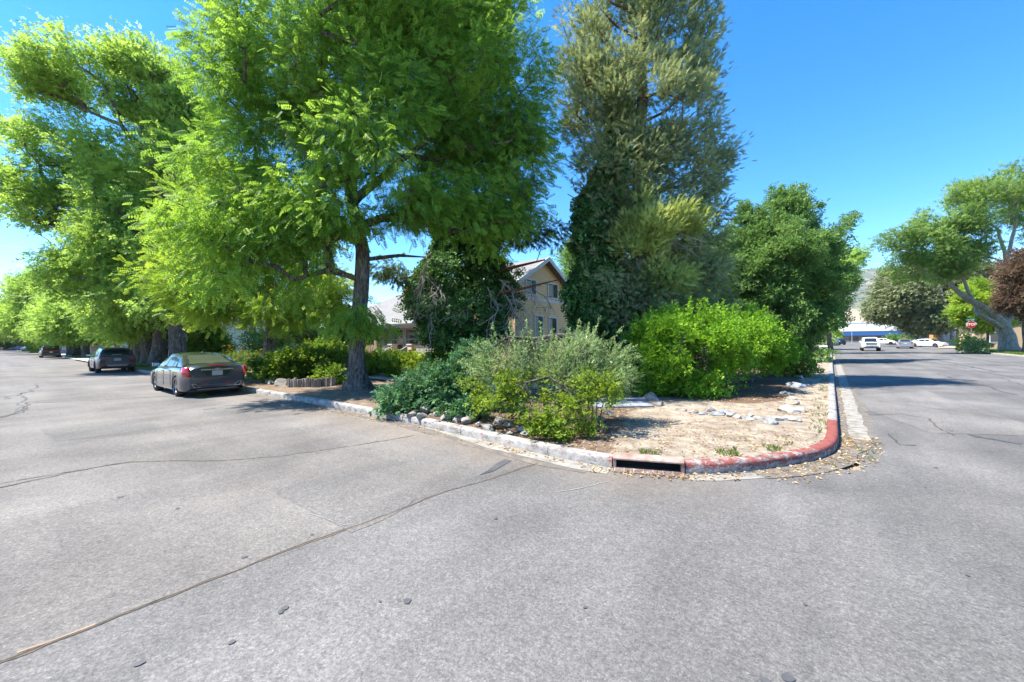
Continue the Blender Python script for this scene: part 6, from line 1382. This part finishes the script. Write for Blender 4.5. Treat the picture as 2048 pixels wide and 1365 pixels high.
# concrete slab / step near the shrub
q = g(1245, 812, .15); t = thing('concrete_step', 'pale blue-grey concrete slab with raised edge beside the silvery shrub', 'step', (q[0], q[1], .15), .75)
mb = MB(); mb.b2((-.75, -.35, 0), (.65, .35, .05)); mb.build('slab', M['rock_blue'], t, bevel=.01); mb = MB(); mb.b2((-.75, .352, 0), (.75, .47, .12)); mb.build('raised_edge', M['rock_blue'], t, bevel=.01)

# ---------------------------------------------------------------- stones, each its own
def rock(px, py, s, m, label, flat=.6, asp=1.4, lay=0.15, group=None, seed=None):
    r = random.Random(seed or int(px * 7 + py)); c = g(px, py, lay); me = bmesh.new(); bmesh.ops.create_icosphere(me, subdivisions=3, radius=1)
    an = r.uniform(0, 3.1); ca, sa = math.cos(an), math.sin(an); sd = r.uniform(0, 50)
    pl = [(Vector((r.gauss(0, 1), r.gauss(0, 1), r.gauss(0, .8))).normalized(), r.uniform(.5, .8)) for _ in range(13)]
    for v_ in me.verts:
        p = v_.co.copy()
        for nn, d in pl:
            k = p.dot(nn)
            if k > d: p -= nn * (k - d)
        p *= 1 + .12 * nz(p, 2.2, sd) + .05 * nz(p, 6, sd); x, y, z = p.x * s * asp, p.y * s, p.z * s * flat
        v_.co = (x * ca - y * sa, x * sa + y * ca, z)
    d_ = bpy.data.meshes.new('stone'); me.to_mesh(d_); me.free(); d_.materials.append(M[m]); d_.shade_smooth(); d_.set_sharp_from_angle(angle=math.radians(20))
    o = bpy.data.objects.new('stone', d_); C.objects.link(o); o.location = (c[0], c[1], lay + s * flat * .22); return tag(o, label, 'stone', group)
ring = [(1406, 830, .09, 'rock_blue', 'small bluish stone at the left end of the stone ring'), (1418, 822, .13, 'rock', 'tan upright stone just right of the leftmost ring stone'), (1432, 830, .16, 'rock_blue', 'flat blue-grey slab stone under the largest bright shrub'),
        (1450, 828, .13, 'rock_blue', 'blue-grey lumpy stone right of the flat slab'), (1460, 833, .14, 'rock_pale', 'pale flat stone in front of the blue-grey lumps'), (1475, 837, .11, 'rock_pale', 'round white-topped stone in the front arc of the ring'), (1497, 840, .10, 'rock_blue', 'small blue stone in the front arc of the ring'),
        (1516, 838, .11, 'rock_pale', 'brightest white rounded stone, middle of the front arc'), (1503, 832, .08, 'rock_pale', 'small pale stone behind the small blue one'), (1538, 845, .15, 'rock_blue', 'dark grey jagged stone in the front arc'), (1556, 840, .15, 'rock_pale', 'pale stone behind the dark jagged one'),
        (1580, 840, .16, 'rock_pale', 'big flat whitish stone at the right bend of the ring'), (1594, 842, .10, 'rock_blue', 'low grey-blue chip right of the big flat stone'), (1575, 823, .24, 'rock_pale', 'longest pale slab lying across the bend of the ring'), (1597, 822, .17, 'rock_pale', 'chunky pale stone at the outer side of the bend'),
        (1592, 808, .10, 'rock', 'small tan stone between weeds on the right side of the ring'), (1586, 798, .13, 'rock_pale', 'pale angular stone on the right side of the ring'), (1575, 790, .17, 'rock_pale', 'whitish slab stone below the dark boulder'), (1590, 775, .28, 'rock_blue', 'large dark blue-grey boulder on the right side of the ring'),
        (1610, 772, .16, 'rock_pale', 'flat light paving stone leaning beside the boulder'), (1600, 757, .20, 'rock_pale', 'rough pale stone at the far end of the ring'), (1610, 750, .15, 'rock', 'last small tan stone beside the verge shrub'), (1385, 826, .13, 'rock', 'brown shaded stone under the edge of the largest bright shrub'), (1365, 822, .12, 'rock', 'brown stone deeper under the largest bright shrub')]
for px, py, s, m, lb in ring: rock(px, py, s * .95, m, lb, .55)
bank = [(768, 818, .13, 'rock_blue', 'bluish stone beside the lowest bluish shrub'), (826, 832, .12, 'rock', 'leftmost brown stone of the kerbside bank'), (842, 836, .14, 'rock', 'second brown stone along the kerbside bank'), (850, 825, .2, 'rock', 'broad tan stone set back in the bank'), (872, 832, .13, 'rock', 'rounded stone near the kerb in the shaded bank'),
        (892, 836, .16, 'rock', 'grey rounded stone beside the kerb, between brown ones'), (914, 842, .15, 'rock', 'upright whitish-faced stone on the bank'), (932, 845, .15, 'rock', 'squat stone right of the whitish-faced one'), (944, 842, .18, 'rock', 'larger angular stone in the middle of the bank'), (975, 858, .16, 'rock', 'lightest broad stone near the kerb on the bank'),
        (960, 850, .09, 'rock', 'small stone left of the lightest broad one'), (1000, 846, .17, 'rock', 'brown slab leaning under the vine'), (1020, 852, .11, 'rock', 'light stone with shadow stripes under the vine'), (1045, 862, .11, 'rock_pale', 'small pale stone beside the vine skirt'), (1058, 868, .15, 'rock', 'tilted flat stone at the left edge of the vine skirt'),
        (1020, 868, .07, 'rock', 'pebble between the kerb and the light striped stone'), (858, 812, .14, 'rock_blue', 'dark blue-grey flat stone behind the bank'), (1200, 842, .13, 'rock', 'brown stone in shade right of the vine skirt'), (1216, 830, .14, 'rock', 'upper brown stone at the right foot of the silvery shrub'), (1205, 855, .11, 'rock', 'lower brown stone at the right foot of the silvery shrub'),
        (1300, 800, .26, 'rock', 'large shaded boulder between the slab and the bright shrub'), (1318, 812, .13, 'rock', 'small stone right of the large shaded boulder')]
for px, py, s, m, lb in bank: rock(px, py, s, m, lb, .75, 1.25)
for i, (px, py, lb) in enumerate([(512, 752, 'leftmost rough block of the low wall behind the sedan'), (527, 758, 'second rough block of the low wall behind the sedan'), (545, 768, 'rough block half hidden by the sprawling shrub'), (560, 772, 'rough block touching the stake edging')]): rock(px, py, .26, 'rock', lb, .9, 1.3, seed=400 + i)
# ---------------------------------------------------------------- the air: even thin haze round the whole scene
hm = bpy.data.materials.new("haze_air"); hm.use_nodes = True; hn = hm.node_tree; hn.nodes.clear()
ho_ = hn.nodes.new("ShaderNodeOutputMaterial"); pv = hn.nodes.new("ShaderNodeVolumePrincipled"); pv.inputs["Color"].default_value = (.72, .82, .97, 1); pv.inputs["Density"].default_value = .00006; pv.inputs["Anisotropy"].default_value = .2
hn.links.new(pv.outputs[0], ho_.inputs["Volume"])
mb = MB(); mb.b2((-7200, -7200, -60), (7200, 7200, 430)); hz_ = mb.build('haze', hm); tag(hz_, kind='stuff')
